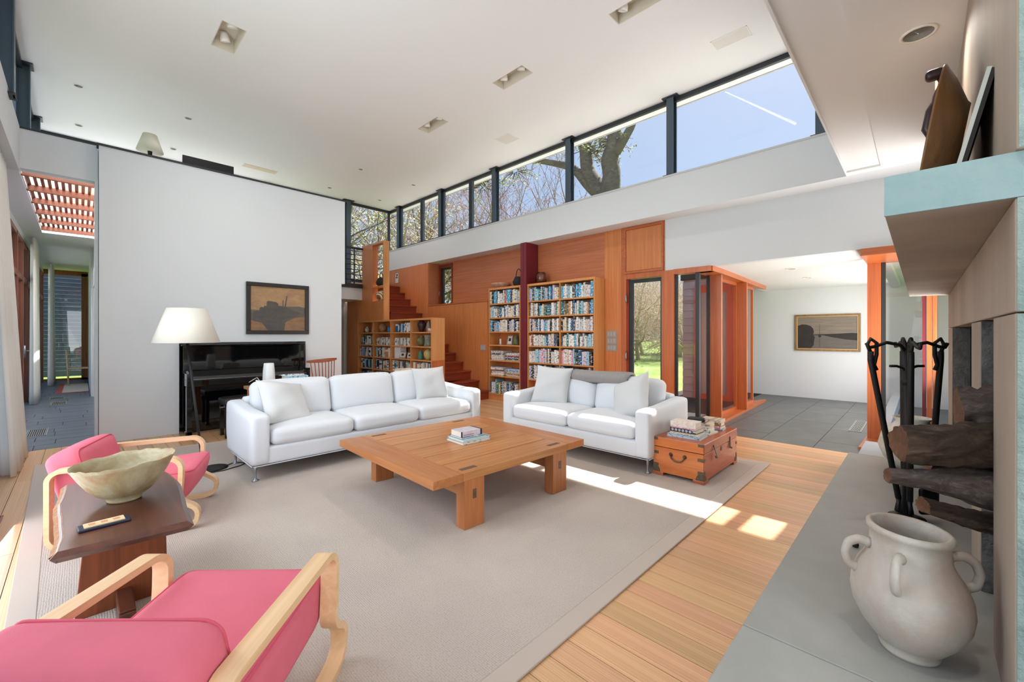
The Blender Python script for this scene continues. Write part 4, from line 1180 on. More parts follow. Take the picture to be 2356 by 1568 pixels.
# ------------------------------------------------------------------ stairs, screen, railing
stt = struct('stairs', MB().box(5.12, XB, 10.1, 10.74, 2.36, 2.48), STAIRW, 'mahogany staircase climbing behind the low bookcase')
RIS = 0.1895
ys0 = 6.55
step_y = []
for i in range(14):
    z = RIS * (i + 1)
    y = 6.815 + (i - 1) * 0.27 if i >= 1 else 6.50
    if i <= 1:
        # winder treads swing round the foot of the stair
        x0 = 5.13; yl = y - (0.02 if i == 0 else 0.12)
        poly = [(5.13, 6.86), (5.13, 6.62 + 0.1 * i), (XB - 0.001, y), (XB - 0.001, 7.2)]
        obj('tread', MB().prism(poly, z - 0.032, z, 'z'), STAIRW, stt, bevel=0.004)
        pr = [(5.13, 6.87), (5.13, 6.65 + 0.1 * i), (XB - 0.001, y + 0.03), (XB - 0.001, 7.1)]
        obj('riser', MB().prism(pr, max(0, z - RIS), z - 0.032, 'z'), STAIRW, stt)
    else:
        obj('tread', MB().box(5.115, XB - 0.001, y, y + 0.30, z - 0.032, z), STAIRW, stt, bevel=0.004)
        obj('riser', MB().box(5.115, XB - 0.001, y + 0.028, y + 0.05, z - RIS, z - 0.032), STAIRW, stt)
    step_y.append(y)

def bookcase(name, label, x0, depth, y0, y1, ztop, shelves, dividers=(), back=True, zbase=0.0, side_t=0.025, end_panel=None):
    b = thing(name, label, 'bookcase', (x0, y1, 0))
    L = y1 - y0
    def B(n, xa, xb, ya, yb, za, zb, mt=FIRCASE):
        return obj(n, MB().box(xa, xb, -(y1 - ya), -(y1 - yb), za, zb), mt, b, bevel=0.002)
    B('side_panel', 0, depth, y1 - side_t, y1, 0, ztop)
    B('side_panel', 0, depth, y0, y0 + side_t, 0, ztop)
    B('top_board', 0, depth, y0 + side_t, y1 - side_t, ztop - 0.04, ztop)
    B('back_panel', depth - 0.012, depth, y0 + side_t, y1 - side_t, 0, ztop - 0.04, CHERRY_V)
    edges = sorted([y0 + side_t, y1 - side_t] + list(dividers))
    for d in dividers: B('divider', 0.003, depth - 0.012, d - 0.011, d + 0.011, 0.06, ztop - 0.04)
    for z in shelves:
        for k in range(len(edges) - 1):
            a = edges[k] + (0.011 if edges[k] in dividers else 0); c = edges[k + 1] - (0.011 if edges[k + 1] in dividers else 0)
            B('shelf', 0.004, depth - 0.012, a, c, z - 0.026, z)
    B('kick_board', 0.02, 0.035, y0 + side_t, y1 - side_t, 0.0, shelves[-1] - 0.026)
    return b
SH = [2.0, 1.71, 1.42, 1.145, 0.83, 0.51, 0.14]
bookcase('tall_bookcase', 'narrow tall bookcase left of the red steel column', 6.0, 0.318, 5.615, 6.53, 2.325, SH)
bookcase('wide_bookcase', 'wide two bay bookcase right of the red steel column', 6.0, 0.318, 3.913, 5.43, 2.325, SH, (4.648,))
LSH = [1.41, 1.118, 0.842, 0.56, 0.28]
lb = bookcase('low_bookcase', 'low four bay bookcase in front of the stairs', 4.8, 0.31, 6.87, 10.02, 1.69, LSH, (9.261, 8.445, 7.634), side_t=0.03)
obj('end_cladding', MB().box(0.0, 0.31, -(10.02 - 6.868), -(10.02 - 6.860), 0.842, 1.688), FIRCASE, lb)
obj('end_cladding', MB().box(0.0, 0.31, -(10.02 - 6.868), -(10.02 - 6.860), 0.0, 0.840), CEDAR, lb)
# wood wall beyond the low bookcase
struct('wall_landing', MB().box(4.8, 5.11, 10.022, 10.6, 0, 2.2), CHERRY_V, 'cedar wall below the landing')
# pierced cedar screen
scr = thing('stair_screen', 'tall pierced cedar screen standing on the low bookcase', 'screen', (4.8, 8.73, 1.69))
def SB(n, y0, y1, z0, z1, mt=FIRCASE, x0=0.0, x1=0.14):
    return obj(n, MB().box(x0, x1, y0 - 8.73, y1 - 8.73, z0 - 1.69, z1 - 1.69), mt, scr, bevel=0.002)
SB('post', 8.73, 8.768, 1.69, 3.50)
SB('panel', 9.265, 9.79, 1.69, 3.50, CHERRY_V)
SB('panel', 8.768, 9.265, 1.69, 2.14, CHERRY_V)
SB('top_rail', 8.768, 9.265, 3.455, 3.50)
SB('shelf', 8.768, 9.265, 2.455, 2.485)
SB('panel_back', 9.79, 10.02, 1.69, 2.2, CHERRY_V)
# landing railing
rl = thing('landing_railing', 'black steel railing along the loft landing', 'railing', (3.35, 9.76, 2.58))
obj('top_rail', MB().box(0, 1.47, -0.025, 0.025, 0.83, 0.88), BLACKM, rl, bevel=0.003)
for z in (0.1, 0.22, 0.34, 0.46, 0.58, 0.70):
    obj('bar', MB().tube([(0, 0, z), (1.44, 0, z)], 0.010, 8), BLACKM, rl, smooth=True)
for x in (0.1, 0.72, 1.24):
    obj('post', MB().box(x - 0.008, x + 0.008, -0.02, 0.02, 0, 0.83), BLACKM, rl)
dr = struct('door_2', MB().box(4.05, 4.75, 10.70, 10.74, 0, 2.1), plain('door_grey', (168, 168, 164), 0.6), 'pale door beneath the landing')
obj('knob', MB().lathe([(0, 0), (0.02, 0), (0.03, 0.03), (0, 0.05)], 14).xf(Matrix.Translation((4.55, 10.70, 1.0)) @ Matrix.Rotation(pi / 2, 4, 'X')), METAL, dr, smooth=True)

# red steel column
rc = thing('steel_column', 'dark red riveted steel column between the bookcases', 'steel column', (5.965, 5.432, 0))
obj('front_flange', MB().box(0, 0.012, 0, 0.068, 0, LZ).box(0, 0.012, 0.076, 0.146, 0, LZ).box(0.006, 0.012, 0.068, 0.076, 0, LZ), REDST, rc, bevel=0.0015)
obj('web', MB().box(0.012, 0.35, 0.0, 0.146, 0, LZ), REDST, rc)
rv = MB().lathe([(0.008, 0), (0.006, 0.003), (0, 0.004)], 10).xf(Matrix.Rotation(-pi / 2, 4, 'Y')).mesh('rivet', RIVET, True)
for z in (0.3, 0.75, 1.2, 1.65, 2.1, 2.55, 3.0):
    for y in (0.025, 0.125):
        obj('rivet', rv, None, rc, loc=(0, y, z))

# ------------------------------------------------------------------ books
def book_mat(name, base, accent):
    m, nt, b = new_mat(name)
    tc = nt.nodes.new('ShaderNodeTexCoord')
    oi = nt.nodes.new('ShaderNodeObjectInfo')
    sep = nt.nodes.new('ShaderNodeSeparateXYZ'); nt.links.new(tc.outputs['Object'], sep.inputs[0])
    ad = nt.nodes.new('ShaderNodeVectorMath'); ad.operation = 'ADD'
    cmb = nt.nodes.new('ShaderNodeCombineXYZ')
    ml = nt.nodes.new('ShaderNodeMath'); ml.operation = 'MULTIPLY'; ml.inputs[1].default_value = 91.0
    nt.links.new(oi.outputs['Random'], ml.inputs[0])
    nt.links.new(ml.outputs[0], cmb.inputs[2]); nt.links.new(ml.outputs[0], cmb.inputs[1])
    nt.links.new(tc.outputs['Object'], ad.inputs[0]); nt.links.new(cmb.outputs[0], ad.inputs[1])
    mp = nt.nodes.new('ShaderNodeMapping'); mp.inputs['Scale'].default_value = (0.0, 0.9, 6.0)
    nt.links.new(ad.outputs[0], mp.inputs[0])
    n = nt.nodes.new('ShaderNodeTexNoise'); n.inputs['Scale'].default_value = 1.6; n.inputs['Detail'].default_value = 4
    nt.links.new(mp.outputs[0], n.inputs['Vector'])
    c = ramp(nt, n.outputs['Fac'], [(0.56, lin(base)), (0.585, lin(accent))])
    nt.links.new(rand_value(nt, c, 0.88, 1.1, 0.008), b.inputs['Base Color'])
    b.inputs['Roughness'].default_value = 0.45
    return m
PAL = {
    'white': ((232, 230, 226), (120, 118, 120)), 'cream': ((222, 208, 184), (150, 110, 80)), 'pale grey': ((200, 204, 208), (70, 74, 84)),
    'sky blue': ((70, 160, 204), (235, 238, 240)), 'deep blue': ((32, 84, 128), (210, 220, 226)), 'teal': ((44, 116, 126), (220, 226, 220)),
    'black': ((40, 40, 46), (210, 206, 200)), 'charcoal': ((74, 76, 84), (220, 218, 214)), 'pale blue': ((158, 196, 214), (90, 120, 150)),
    'lilac': ((206, 196, 210), (120, 100, 130)), 'tan': ((176, 130, 92), (226, 210, 190)), 'olive': ((104, 96, 70), (210, 204, 180)),
    'yellow': ((226, 180, 44), (240, 236, 220)), 'orange': ((208, 96, 54), (240, 230, 220)), 'brown': ((134, 78, 54), (226, 214, 196)),
    'pink': ((214, 150, 172), (240, 236, 236)), 'green': ((24, 72, 62), (200, 196, 150)), 'red': ((140, 40, 52), (226, 214, 206)), 'navy': ((30, 38, 66), (210, 214, 224))}
BM = {k: book_mat('book_' + k.replace(' ', '_'), *v) for k, v in PAL.items()}
PAGES = plain('book_pages', (226, 218, 200), 0.85)
# unit book standing: spine towards -x, thickness y, height z; pages set in at head, tail and fore edge
ub = MB()
ub.box(0, 1, 0, 0.09, 0, 1).box(0, 1, 0.91, 1, 0, 1).box(0, 0.035, 0.09, 0.91, 0, 1)
ub.box(0.035, 0.965, 0.09, 0.91, 0.015, 0.985, 1)
UBOOK = ub.mesh('book', [BM['white'], PAGES])
def set_mat(o, mt, slot=0):
    o.material_slots[slot].link = 'OBJECT'
    o.material_slots[slot].material = mt
ORD = ['first', 'second', 'third', 'fourth', 'fifth', 'sixth', 'seventh', 'eighth', 'ninth', 'tenth', 'eleventh', 'twelfth', 'thirteenth', 'fourteenth', 'fifteenth', 'sixteenth', 'seventeenth', 'eighteenth', 'nineteenth', 'twentieth', 'twenty-first', 'twenty-second', 'twenty-third', 'twenty-fourth', 'twenty-fifth', 'twenty-sixth']
W1 = 'white white cream pale_grey sky_blue deep_blue black white pale_grey charcoal teal cream white pale_blue white lilac'.replace('_', '~').split()
def pick(r, bag): return r.choice(bag).replace('~', ' ')
def standing_books(yl, yr, z, hmax, xf, depth, where, group, seed, bag=W1, wr=(0.024, 0.052), fixed=None, fill=1.0):
    r = random.Random(seed)
    y = yl - 0.004
    items = []
    while True:
        w_ = r.uniform(*wr)
        if r.random() < 0.12: w_ *= 1.25
        if y - w_ < yr + 0.004 + (1 - fill) * (yl - yr): break
        items.append((y - w_, w_)); y -= w_ + r.uniform(0.0006, 0.002)
    for i, (yy, w_) in enumerate(items):
        col = pick(r, bag)
        if fixed and i in fixed: col = fixed[i]
        h = min(hmax - 0.012, hmax * r.uniform(0.70, 0.95))
        o = bpy.data.objects.new('book', UBOOK); COL.objects.link(o)
        o.location = (xf + r.uniform(0.012, 0.035), yy, z + 0.0005); o.scale = (min(depth - 0.06, h * r.uniform(0.62, 0.75)), w_, h)
        set_mat(o, BM[col])
        sz = 'thin ' if w_ < 0.031 else ('thick ' if w_ > 0.046 else '')
        tag(o, f'{sz}{col} book, {ORD[min(i, 25)]} from left, {where}', 'book', group)
    return items
SW = ['top shelf', 'second shelf', 'third shelf', 'fourth shelf', 'fifth shelf', 'sixth shelf', 'bottom shelf']
hts = [2.285 - 2.0, 1.974 - 1.71, 1.684 - 1.42, 1.394 - 1.145, 1.119 - 0.83, 0.804 - 0.51, 0.484 - 0.14]
for k in range(6):
    extra = {0: 'sky~blue deep~blue pale~blue', 1: 'olive tan teal', 2: 'cream lilac sky~blue', 3: 'white pale~blue brown', 4: 'teal lilac pink brown', 5: 'sky~blue charcoal navy'}[k].split()
    standing_books(5.405, 4.66, SH[k], hts[k], 6.0, 0.31, f'{SW[k]}, left bay of wide bookcase', 'books in the wide bookcase', 100 + k, W1 + extra, (0.026, 0.056), {17: 'green'} if k == 1 else None)
    standing_books(4.637, 3.94, SH[k], hts[k], 6.0, 0.31, f'{SW[k]}, right bay of wide bookcase', 'books in the wide bookcase', 200 + k, W1 + extra + (['black', 'charcoal', 'black'] if k == 5 else []), (0.026, 0.056), {0: 'pink'} if k == 4 else None)
for k in (0, 1, 2, 6):
    extra = {0: 'sky~blue olive', 1: 'deep~blue charcoal', 2: 'charcoal navy black', 6: 'deep~blue sky~blue pale~blue olive navy'}[k].split()
    standing_books(6.503, 5.642, SH[k], min(hts[k], 0.30), 6.0, 0.31, f'{SW[k]} of narrow tall bookcase', 'books in the narrow bookcase', 300 + k, W1 + extra, (0.032, 0.062), {0: {2: 'sky blue', 3: 'sky blue', 9: 'orange'}, 6: {5: 'yellow'}}.get(k))
def flat_book(loc_, size, rotz, col, label, group=None, spine='x'):
    # lies flat; spine along local y at -x side
    o = bpy.data.objects.new('book', UBOOK); COL.objects.link(o)
    L_, Wd, T = size       # length along spine, width, thickness
    o.scale = (Wd, T, L_)
    # local x -> width, y -> up (thickness), z -> length
    M = Matrix(((1, 0, 0), (0, 0, -1), (0, 1, 0)))
    R = Matrix.Rotation(rotz, 3, 'Z') @ M
    o.rotation_euler = R.to_euler()
    off = Matrix.Rotation(rotz, 3, 'Z') @ Vector((-Wd / 2, L_ / 2, 0))
    o.location = Vector(loc_) + off
    set_mat(o, BM[col])
    return tag(o, label, 'book', group)
# magazine and book stacks on two shelves of the narrow bookcase
for row, (z, cols) in enumerate(((SH[4], (['pale grey', 'white', 'cream', 'white', 'charcoal', 'white', 'pale grey'], ['cream', 'navy', 'pale blue', 'red', 'cream', 'white', 'pale grey'])), (SH[5], (['cream', 'white', 'cream', 'lilac', 'brown', 'white', 'lilac'], ['white', 'cream', 'tan', 'white', 'pale grey', 'sky blue', 'lilac'])))):
    for s, yc in enumerate((6.285, 5.85)):
        zz = z + 0.0008
        r = random.Random(row * 7 + s)
        for i, c_ in enumerate(cols[s]):
            t = r.uniform(0.018, 0.034)
            if zz + t > z + hts[4] - 0.02: break
            flat_book((6.155 + r.uniform(-0.012, 0.012), yc + r.uniform(-0.012, 0.012), zz), (0.38 + r.uniform(-0.03, 0.01), 0.27, t), 0.0, c_,
                      f'{c_} book lying {ORD[i]} from bottom in {"left" if s == 0 else "right"} pile, {SW[4 + row]} of narrow bookcase', 'books lying in the narrow bookcase')
            zz += t + 0.0006
# low bookcase: the rest of the books as one joined part, CDs singly
r = random.Random(77)
cells = [(9.985, 9.275), (9.247, 8.459), (8.431, 7.648), (7.62, 6.905)]
mbk = [MB() for _ in range(8)]
cols8 = ['white', 'cream', 'deep blue', 'pale blue', 'charcoal', 'pale grey', 'navy', 'tan']
def rowfill(cell, z, h, fill=0.97, start=0.0):
    yl, yr = cell
    y = yl - 0.03 - start
    while y - 0.05 > yr + (1 - fill) * (yl - yr):
        w_ = r.uniform(0.03, 0.062); hh = h * r.uniform(0.74, 0.95)
        mbk[r.choice([0, 0, 1, 2, 2, 3, 3, 4, 5, 5, 6, 7])].box(4.83 + r.uniform(0, 0.03), 5.02, y - w_, y, z + 0.0005, z + hh)
        y -= w_ + 0.001
rowfill(cells[2], 1.41, 0.215, 1.0, 0.12)
rowfill(cells[0], 1.118, 0.24, 1.0, 0.05)
rowfill(cells[0], 0.842, 0.235); rowfill(cells[1], 0.842, 0.245, 1.0, 0.05)
for c_ in cells: rowfill(c_, 0.56, 0.245)
rowfill(cells[0], 0.28, 0.24); rowfill(cells[1], 0.28, 0.24)
bs = thing('shelved_books', 'rows of books standing in the low bookcase', 'books', (0, 0, 0))
bs['kind'] = 'stuff'
for k, mb_ in enumerate(mbk):
    if mb_.v:
        o = obj('book_rows', mb_, BM[cols8[k]], bs); o['kind'] = 'stuff'
cdm = MB().box(0, 0.125, 0, 0.021, 0, 0.142).mesh('cd_case', None)
cdm.materials.append(BM['pale grey'])
for ci, cell in ((1, cells[1]), (2, cells[2])):
    y = cell[0] - 0.09
    i = 0
    while y - 0.04 > cell[1]:
        o = bpy.data.objects.new('cd_case', cdm); COL.objects.link(o)
        w_ = r.uniform(0.9, 1.5)
        o.location = (4.85, y - 0.021 * w_, 1.1185); o.scale = (1, w_, r.uniform(0.95, 1.25))
        set_mat(o, BM[['pale grey', 'charcoal', 'pale grey', 'cream', 'white'][(i * 7 + ci) % 5]])
        tag(o, f'jewel case, {ORD[min(i, 25)]} from left, second row, {"second" if ci == 1 else "third"} bay of low bookcase', 'disc case', 'disc cases in the low bookcase')
        y -= 0.0225 * w_; i += 1

# ------------------------------------------------------------------ shelf ornaments
def vase(name, label, loc_, prof, mat, cat='vase', n=28):
    o = obj(name, MB().lathe(prof, n), mat, smooth=True, loc=loc_)
    return tag(o, label, cat)
def hollow(prof, t=0.005):
    return [(0, prof[0][1])] + prof + [(max(0.003, rr - t), zz) for rr, zz in reversed(prof[1:])] + [(0, prof[1][1] + 0.004)]
GREENG = pottery('olive_glaze', (70, 74, 44), (96, 98, 62), (124, 120, 84), 9)
TEALG = pottery('teal_glaze', (50, 110, 96), (66, 132, 116), (90, 150, 130), 6)
YELG = pottery('celadon_glaze', (150, 140, 84), (172, 160, 104), (190, 178, 124), 6)
BRNG = pottery('brown_glaze', (128, 88, 56), (152, 110, 74), (176, 136, 98), 8)
DARKG = pottery('black_plum_glaze', (34, 18, 24), (56, 28, 34), (78, 40, 44), 5)
GRYG = pottery('grey_pink_glaze', (128, 104, 98), (148, 124, 118), (164, 144, 140), 6)
SILV = pottery('grey_green_glaze', (96, 98, 82), (120, 120, 104), (146, 144, 126), 8)
PALEV = pottery('pale_porcelain', (190, 186, 178), (206, 202, 194), (220, 216, 210), 6)
BLUEM = plain('blue_mug_glaze', (52, 110, 160), 0.3)
sx_ = 4.90
vase('vase', 'small pale lidded jar on the top shelf of the low bookcase', (sx_, 9.72, 1.4105), hollow([(0.03, 0), (0.055, 0.05), (0.05, 0.09), (0.02, 0.115), (0.025, 0.14)]), PALEV)
pf = thing('photo_frame', 'leaning photo frame on the top shelf of the low bookcase', 'photo frame', (sx_, 9.42, 1.411), radians(20))
def pframe(t, w_, h_):
    M = Matrix.Rotation(radians(12), 4, 'Y')
    obj('frame', MB().box(0, 0.012, -w_ / 2, w_ / 2, 0, h_).xf(M), plain('pewter_frame', (150, 140, 128), 0.5), t)
    obj('picture', MB().box(-0.001, 0.0, -w_ / 2 + 0.02, w_ / 2 - 0.02, 0.025, h_ - 0.02).xf(M), plain('photo_paper', (214, 210, 204), 0.6), t)
    obj('image', MB().box(-0.002, -0.001, -w_ / 5, w_ / 5, h_ * 0.38, h_ * 0.7).xf(M), plain('photo_dark', (46, 46, 50), 0.6), t)
pframe(pf, 0.14, 0.20)
vase('vase', 'brown ribbed vase on the top shelf of the low bookcase', (sx_, 8.95, 1.4105), hollow([(0.05, 0), (0.08, 0.05), (0.09, 0.11), (0.075, 0.16), (0.055, 0.175), (0.068, 0.19)]), BRNG)
mg = thing('mug', 'blue mug on the top shelf of the low bookcase', 'mug', (sx_, 8.64, 1.4105))
obj('cup', MB().lathe(hollow([(0.05, 0), (0.065, 0.03), (0.058, 0.115)]), 24), BLUEM, mg, smooth=True)
obj('handle', MB().tube([(-0.0, -0.06, 0.03), (0, -0.10, 0.04), (0, -0.10, 0.08), (0, -0.058, 0.095)], 0.008, 8), BLUEM, mg, smooth=True)
vase('vase', 'tall black plum vase on the top shelf of the low bookcase', (sx_, 7.36, 1.4105), hollow([(0.045, 0), (0.06, 0.06), (0.09, 0.15), (0.085, 0.19), (0.05, 0.21), (0.058, 0.235)]), DARKG)
vase('vase', 'slim grey pink bottle vase on the top shelf of the low bookcase', (sx_, 7.12, 1.4105), hollow([(0.045, 0), (0.05, 0.08), (0.035, 0.17), (0.014, 0.21), (0.02, 0.22)]), GRYG)
flat_book((4.92, 6.99, 1.4105), (0.16, 0.15, 0.03), 0, 'tan', 'tan book under a white book, top shelf of the low bookcase')
flat_book((4.92, 6.985, 1.4412), (0.15, 0.15, 0.04), 0, 'white', 'white book on a tan book, top shelf of the low bookcase')
vase('vase', 'olive green pinched vase on the second shelf of the low bookcase', (sx_, 7.37, 1.1185), hollow([(0.05, 0), (0.08, 0.05), (0.10, 0.11), (0.07, 0.16), (0.04, 0.185), (0.055, 0.21)]), GREENG)
vase('vase', 'grey green flared cylinder vase on the second shelf of the low bookcase', (sx_, 7.12, 1.1185), hollow([(0.10, 0), (0.085, 0.06), (0.078, 0.13), (0.085, 0.2), (0.10, 0.225)]), SILV)
vase('vase', 'slim teal bottle vase on the third shelf of the low bookcase', (sx_, 7.40, 0.8425), hollow([(0.05, 0), (0.056, 0.06), (0.044, 0.14), (0.02, 0.17), (0.024, 0.185)]), TEALG)
vase('vase', 'celadon yellow ovoid vase on the third shelf of the low bookcase', (sx_, 7.12, 0.8425), hollow([(0.05, 0), (0.09, 0.07), (0.10, 0.13), (0.075, 0.19), (0.04, 0.205), (0.046, 0.22)]), YELG)
mgz = thing('magazine_file', 'white magazine box beside leaning photos in the low bookcase', 'magazine box', (4.86, 8.37, 0.843))
obj('box', MB().box(0, 0.15, -0.24, 0, 0, 0.24), plain('file_white', (222, 224, 228), 0.6), mgz)
ph = thing('photo_frame', 'dark framed snapshot in front of the white magazine box', 'photo frame', (4.845, 8.03, 0.843), 0)
pframe(ph, 0.24, 0.15)
ph = thing('photo_frame', 'dark framed snapshot at the right of the third bay', 'photo frame', (4.85, 7.76, 0.843), 0)
pframe(ph, 0.20, 0.14)
# narrow bookcase fourth shelf
vase('figurine', 'tiny white porcelain figure on the narrow bookcase', (6.10, 6.27, 1.1455), [(0, 0), (0.022, 0), (0.022, 0.05), (0.016, 0.075), (0.024, 0.095), (0.02, 0.12), (0, 0.13)], CERW, 'figurine')
ph = thing('photo_frame', 'white framed photo on the narrow bookcase', 'photo frame', (6.10, 6.02, 1.1458), 0)
pframe(ph, 0.15, 0.20)
vase('vase', 'mottled green bell shaped vase on the narrow bookcase', (6.12, 5.84, 1.1455), hollow([(0.07, 0), (0.078, 0.03), (0.06, 0.11), (0.045, 0.18), (0.02, 0.20), (0.024, 0.21)]), GREENG)
# bookcase tops
vase('wooden_bowl', 'shallow pinkish stone bowl on the narrow bookcase', (6.15, 6.31, 2.3255), hollow([(0.09, 0), (0.14, 0.02), (0.19, 0.07), (0.20, 0.10)], 0.012), pottery('pink_stone', (160, 118, 96), (184, 142, 118), (202, 166, 144), 8), 'bowl', 36)
def basket(name, label, loc_, s):
    t = thing(name, label, 'basket', loc_)
    WV = plain('dark_basket_weave', (38, 34, 34), 0.8, bs=1.0, bscale=90)
    obj('body', MB().lathe(hollow([(0.06 * s, 0), (0.11 * s, 0.03 * s), (0.125 * s, 0.09 * s), (0.085 * s, 0.17 * s), (0.075 * s, 0.19 * s)]), 10), WV, t, smooth=False)
    obj('handle', MB().tube([(0, 0.075 * s * cos(a), 0.18 * s + 0.17 * s * sin(a)) for a in [pi * i / 12 for i in range(13)]], 0.008 * s, 8), WV, t, smooth=True)
basket('handled_basket', 'dark woven handled basket on the narrow bookcase', (6.15, 5.80, 2.3255), 1.0)
basket('handled_basket', 'dark woven handled basket in the opening of the cedar screen', (4.87, 8.98, 2.4855), 0.95)
STRIPE = None
def stripe_mat():
    m, nt, b = new_mat('striped_ball')
    wv = nt.nodes.new('ShaderNodeTexWave'); wv.inputs['Scale'].default_value = 7; wv.inputs['Distortion'].default_value = 1.0
    nt.links.new(coords(nt, (1, 1, 1), rot=(0.4, 0.6, 0)), wv.inputs['Vector'])
    nt.links.new(ramp(nt, wv.outputs['Fac'], [(0.45, lin((222, 208, 178))), (0.55, lin((132, 92, 58)))]), b.inputs['Base Color'])
    b.inputs['Roughness'].default_value = 0.5
    return m
vase('striped_vessel', 'round cream and brown striped vessel in the cedar screen', (4.87, 8.93, 2.1405), hollow([(0.05, 0), (0.11, 0.04), (0.145, 0.11), (0.12, 0.19), (0.04, 0.225), (0.035, 0.23)]), stripe_mat())
GLV = bpy.data.materials.new('smoked_glass'); GLV.use_nodes = True
_b = GLV.node_tree.nodes['Principled BSDF']; _b.inputs['Base Color'].default_value = (0.75, 0.62, 0.55, 1); _b.inputs['Transmission Weight'].default_value = 1.0; _b.inputs['Roughness'].default_value = 0.02
vase('glass_vase', 'rounded clear glass vase on the wide bookcase', (6.14, 5.20, 2.3255), hollow([(0.07, 0), (0.10, 0.03), (0.115, 0.11), (0.10, 0.18), (0.075, 0.215)]), GLV)
# small print on the stair wall
ps = thing('print', 'small white print with a black Z shaped mark above the stairs', 'print', (5.998, 10.20, 2.76))
obj('sheet', MB().box(-0.004, 0.0, -0.075, 0.075, 0, 0.26), plain('print_paper', (220, 220, 216), 0.7), ps)
INK = plain('print_ink', (24, 24, 26), 0.6)
obj('glyph', MB().prism([(0.05, 0.235), (-0.05, 0.235), (-0.05, 0.215), (0.015, 0.15), (-0.055, 0.15), (-0.05, 0.128), (0.055, 0.128), (0.055, 0.145), (-0.005, 0.21), (0.05, 0.21)], -0.006, -0.004, 'x'), INK, ps)

# wall plates
def wall_plate(label, loc_, w_, h_, cols, rows, gang):
    t = thing('switch_plate', label, 'switch', loc_)
    PL = MATS.get('plate_grey') or plain('plate_grey', (152, 148, 142), 0.5)
    PK = MATS.get('plate_key') or plain('plate_key', (168, 164, 158), 0.5)
    for g_ in range(gang):
        z0 = g_ * h_
        p = obj('plate', MB().box(-0.008, 0, -w_, 0, z0 + 0.002, z0 + h_ - 0.002), PL, t, bevel=0.002)
        for c in range(cols):
            obj('key', MB().box(-0.012, -0.008, -w_ + 0.02 + c * (w_ - 0.04) / cols + 0.006, -w_ + 0.02 + (c + 1) * (w_ - 0.04) / cols - 0.006, z0 + 0.025, z0 + h_ - 0.025), PK, p)
wall_plate('three gang grey switch plate beside the glass door', (XW - 0.0065, 3.88, 1.07), 0.20, 0.118, 3, 1, 3)
wall_plate('grey switch plate on the closet by the stairs', (XB - 0.0005, 6.785, 1.015), 0.17, 0.13, 2, 1, 1)

# ------------------------------------------------------------------ ceiling fittings
HOUS = plain('spot_housing', (216, 208, 192), 0.7)
LAMPW = plain('spot_white', (236, 234, 228), 0.5)
def emis(name, col, s):
    m, nt, b = new_mat(name)
    b.inputs['Base Color'].default_value = (*lin(col), 1)
    b.inputs['Emission Color'].default_value = (*lin(col), 1)
    b.inputs['Emission Strength'].default_value = s
    return m
LENS = plain('lamp_lens', (190, 192, 192), 0.25, 0.4)
names = ['nearest the piano', 'above the coffee table sofas', 'above the long sofa end', 'cut by the top of the frame']
for k, (x0, x1, y0, y1) in enumerate(SPOTS):
    t = thing('recessed_spotlight', 'twin spotlight in a recessed ceiling box, ' + names[k], 'ceiling light', ((x0 + x1) / 2, (y0 + y1) / 2, CZ))
    hx, hy = (x1 - x0) / 2, (y1 - y0) / 2
    obj('housing', MB().box(-hx + 0.001, -hx + 0.008, -hy + 0.001, hy - 0.001, 0.001, 0.15).box(hx - 0.008, hx - 0.001, -hy + 0.001, hy - 0.001, 0.001, 0.15).box(-hx + 0.008, hx - 0.008, -hy + 0.001, -hy + 0.008, 0.001, 0.15).box(-hx + 0.008, hx - 0.008, hy - 0.008, hy - 0.001, 0.001, 0.15).box(-hx - 0.02, hx + 0.02, -hy - 0.02, hy + 0.02, 0.15, 0.16), HOUS, t)
    for s in (-1, 1):
        M = Matrix.Translation((0, s * hy * 0.58, 0.075)) @ Matrix.Rotation(radians(20), 4, 'X') @ Matrix.Rotation(radians(-15), 4, 'Y')
        hdo = obj('lamp_head', MB().lathe([(0.0, 0.07), (0.034, 0.07), (0.04, 0.04), (0.052, 0.0), (0.052, -0.035), (0.044, -0.035), (0.04, -0.02)], 24).xf(M), LAMPW, t, smooth=True)
        sl = add_light('spot_lamp', 'SPOT', (0, s * hy * 0.58 - 0.01 * s, 0.03), (0, 0, -1), 55, (1.0, 0.93, 0.84)); sl.parent = t
        sl.data.spot_size = radians(125); sl.data.spot_blend = 1.0; sl.data.shadow_soft_size = 0.05
        obj('lens', MB().lathe([(0, -0.022), (0.042, -0.022), (0.042, -0.018), (0, -0.018)], 20).xf(M), LENS, hdo)
        obj('stem', MB().tube([(0, s * hy * 0.58, 0.16), (0, s * hy * 0.58, 0.09)], 0.016, 10), LAMPW, hdo, smooth=True)
def downlight(label, loc_, rr=0.055, watt=0, group='recessed downlights'):
    t = thing('downlight', label, 'ceiling light', loc_, 0, group)
    if watt:
        sl = add_light('downlight_lamp', 'SPOT', (0, 0, -0.015), (0, 0, -1), watt, (1.0, 0.93, 0.84)); sl.parent = t
        sl.data.spot_size = radians(150); sl.data.spot_blend = 1.0; sl.data.shadow_soft_size = 0.06
    obj('trim_ring', MB().lathe([(rr, -0.0005), (rr, -0.006), (rr * 0.82, -0.008), (rr * 0.80, -0.0005)], 28), LAMPW, t, smooth=True)
    obj('reflector', MB().lathe([(rr * 0.8, -0.004), (rr * 0.6, -0.0025), (rr * 0.4, -0.0015), (0, -0.001)], 24), plain('reflector_chrome', (170, 170, 168), 0.15, 0.9) if 'reflector_chrome' not in MATS else MATS['reflector_chrome'], t, smooth=True)
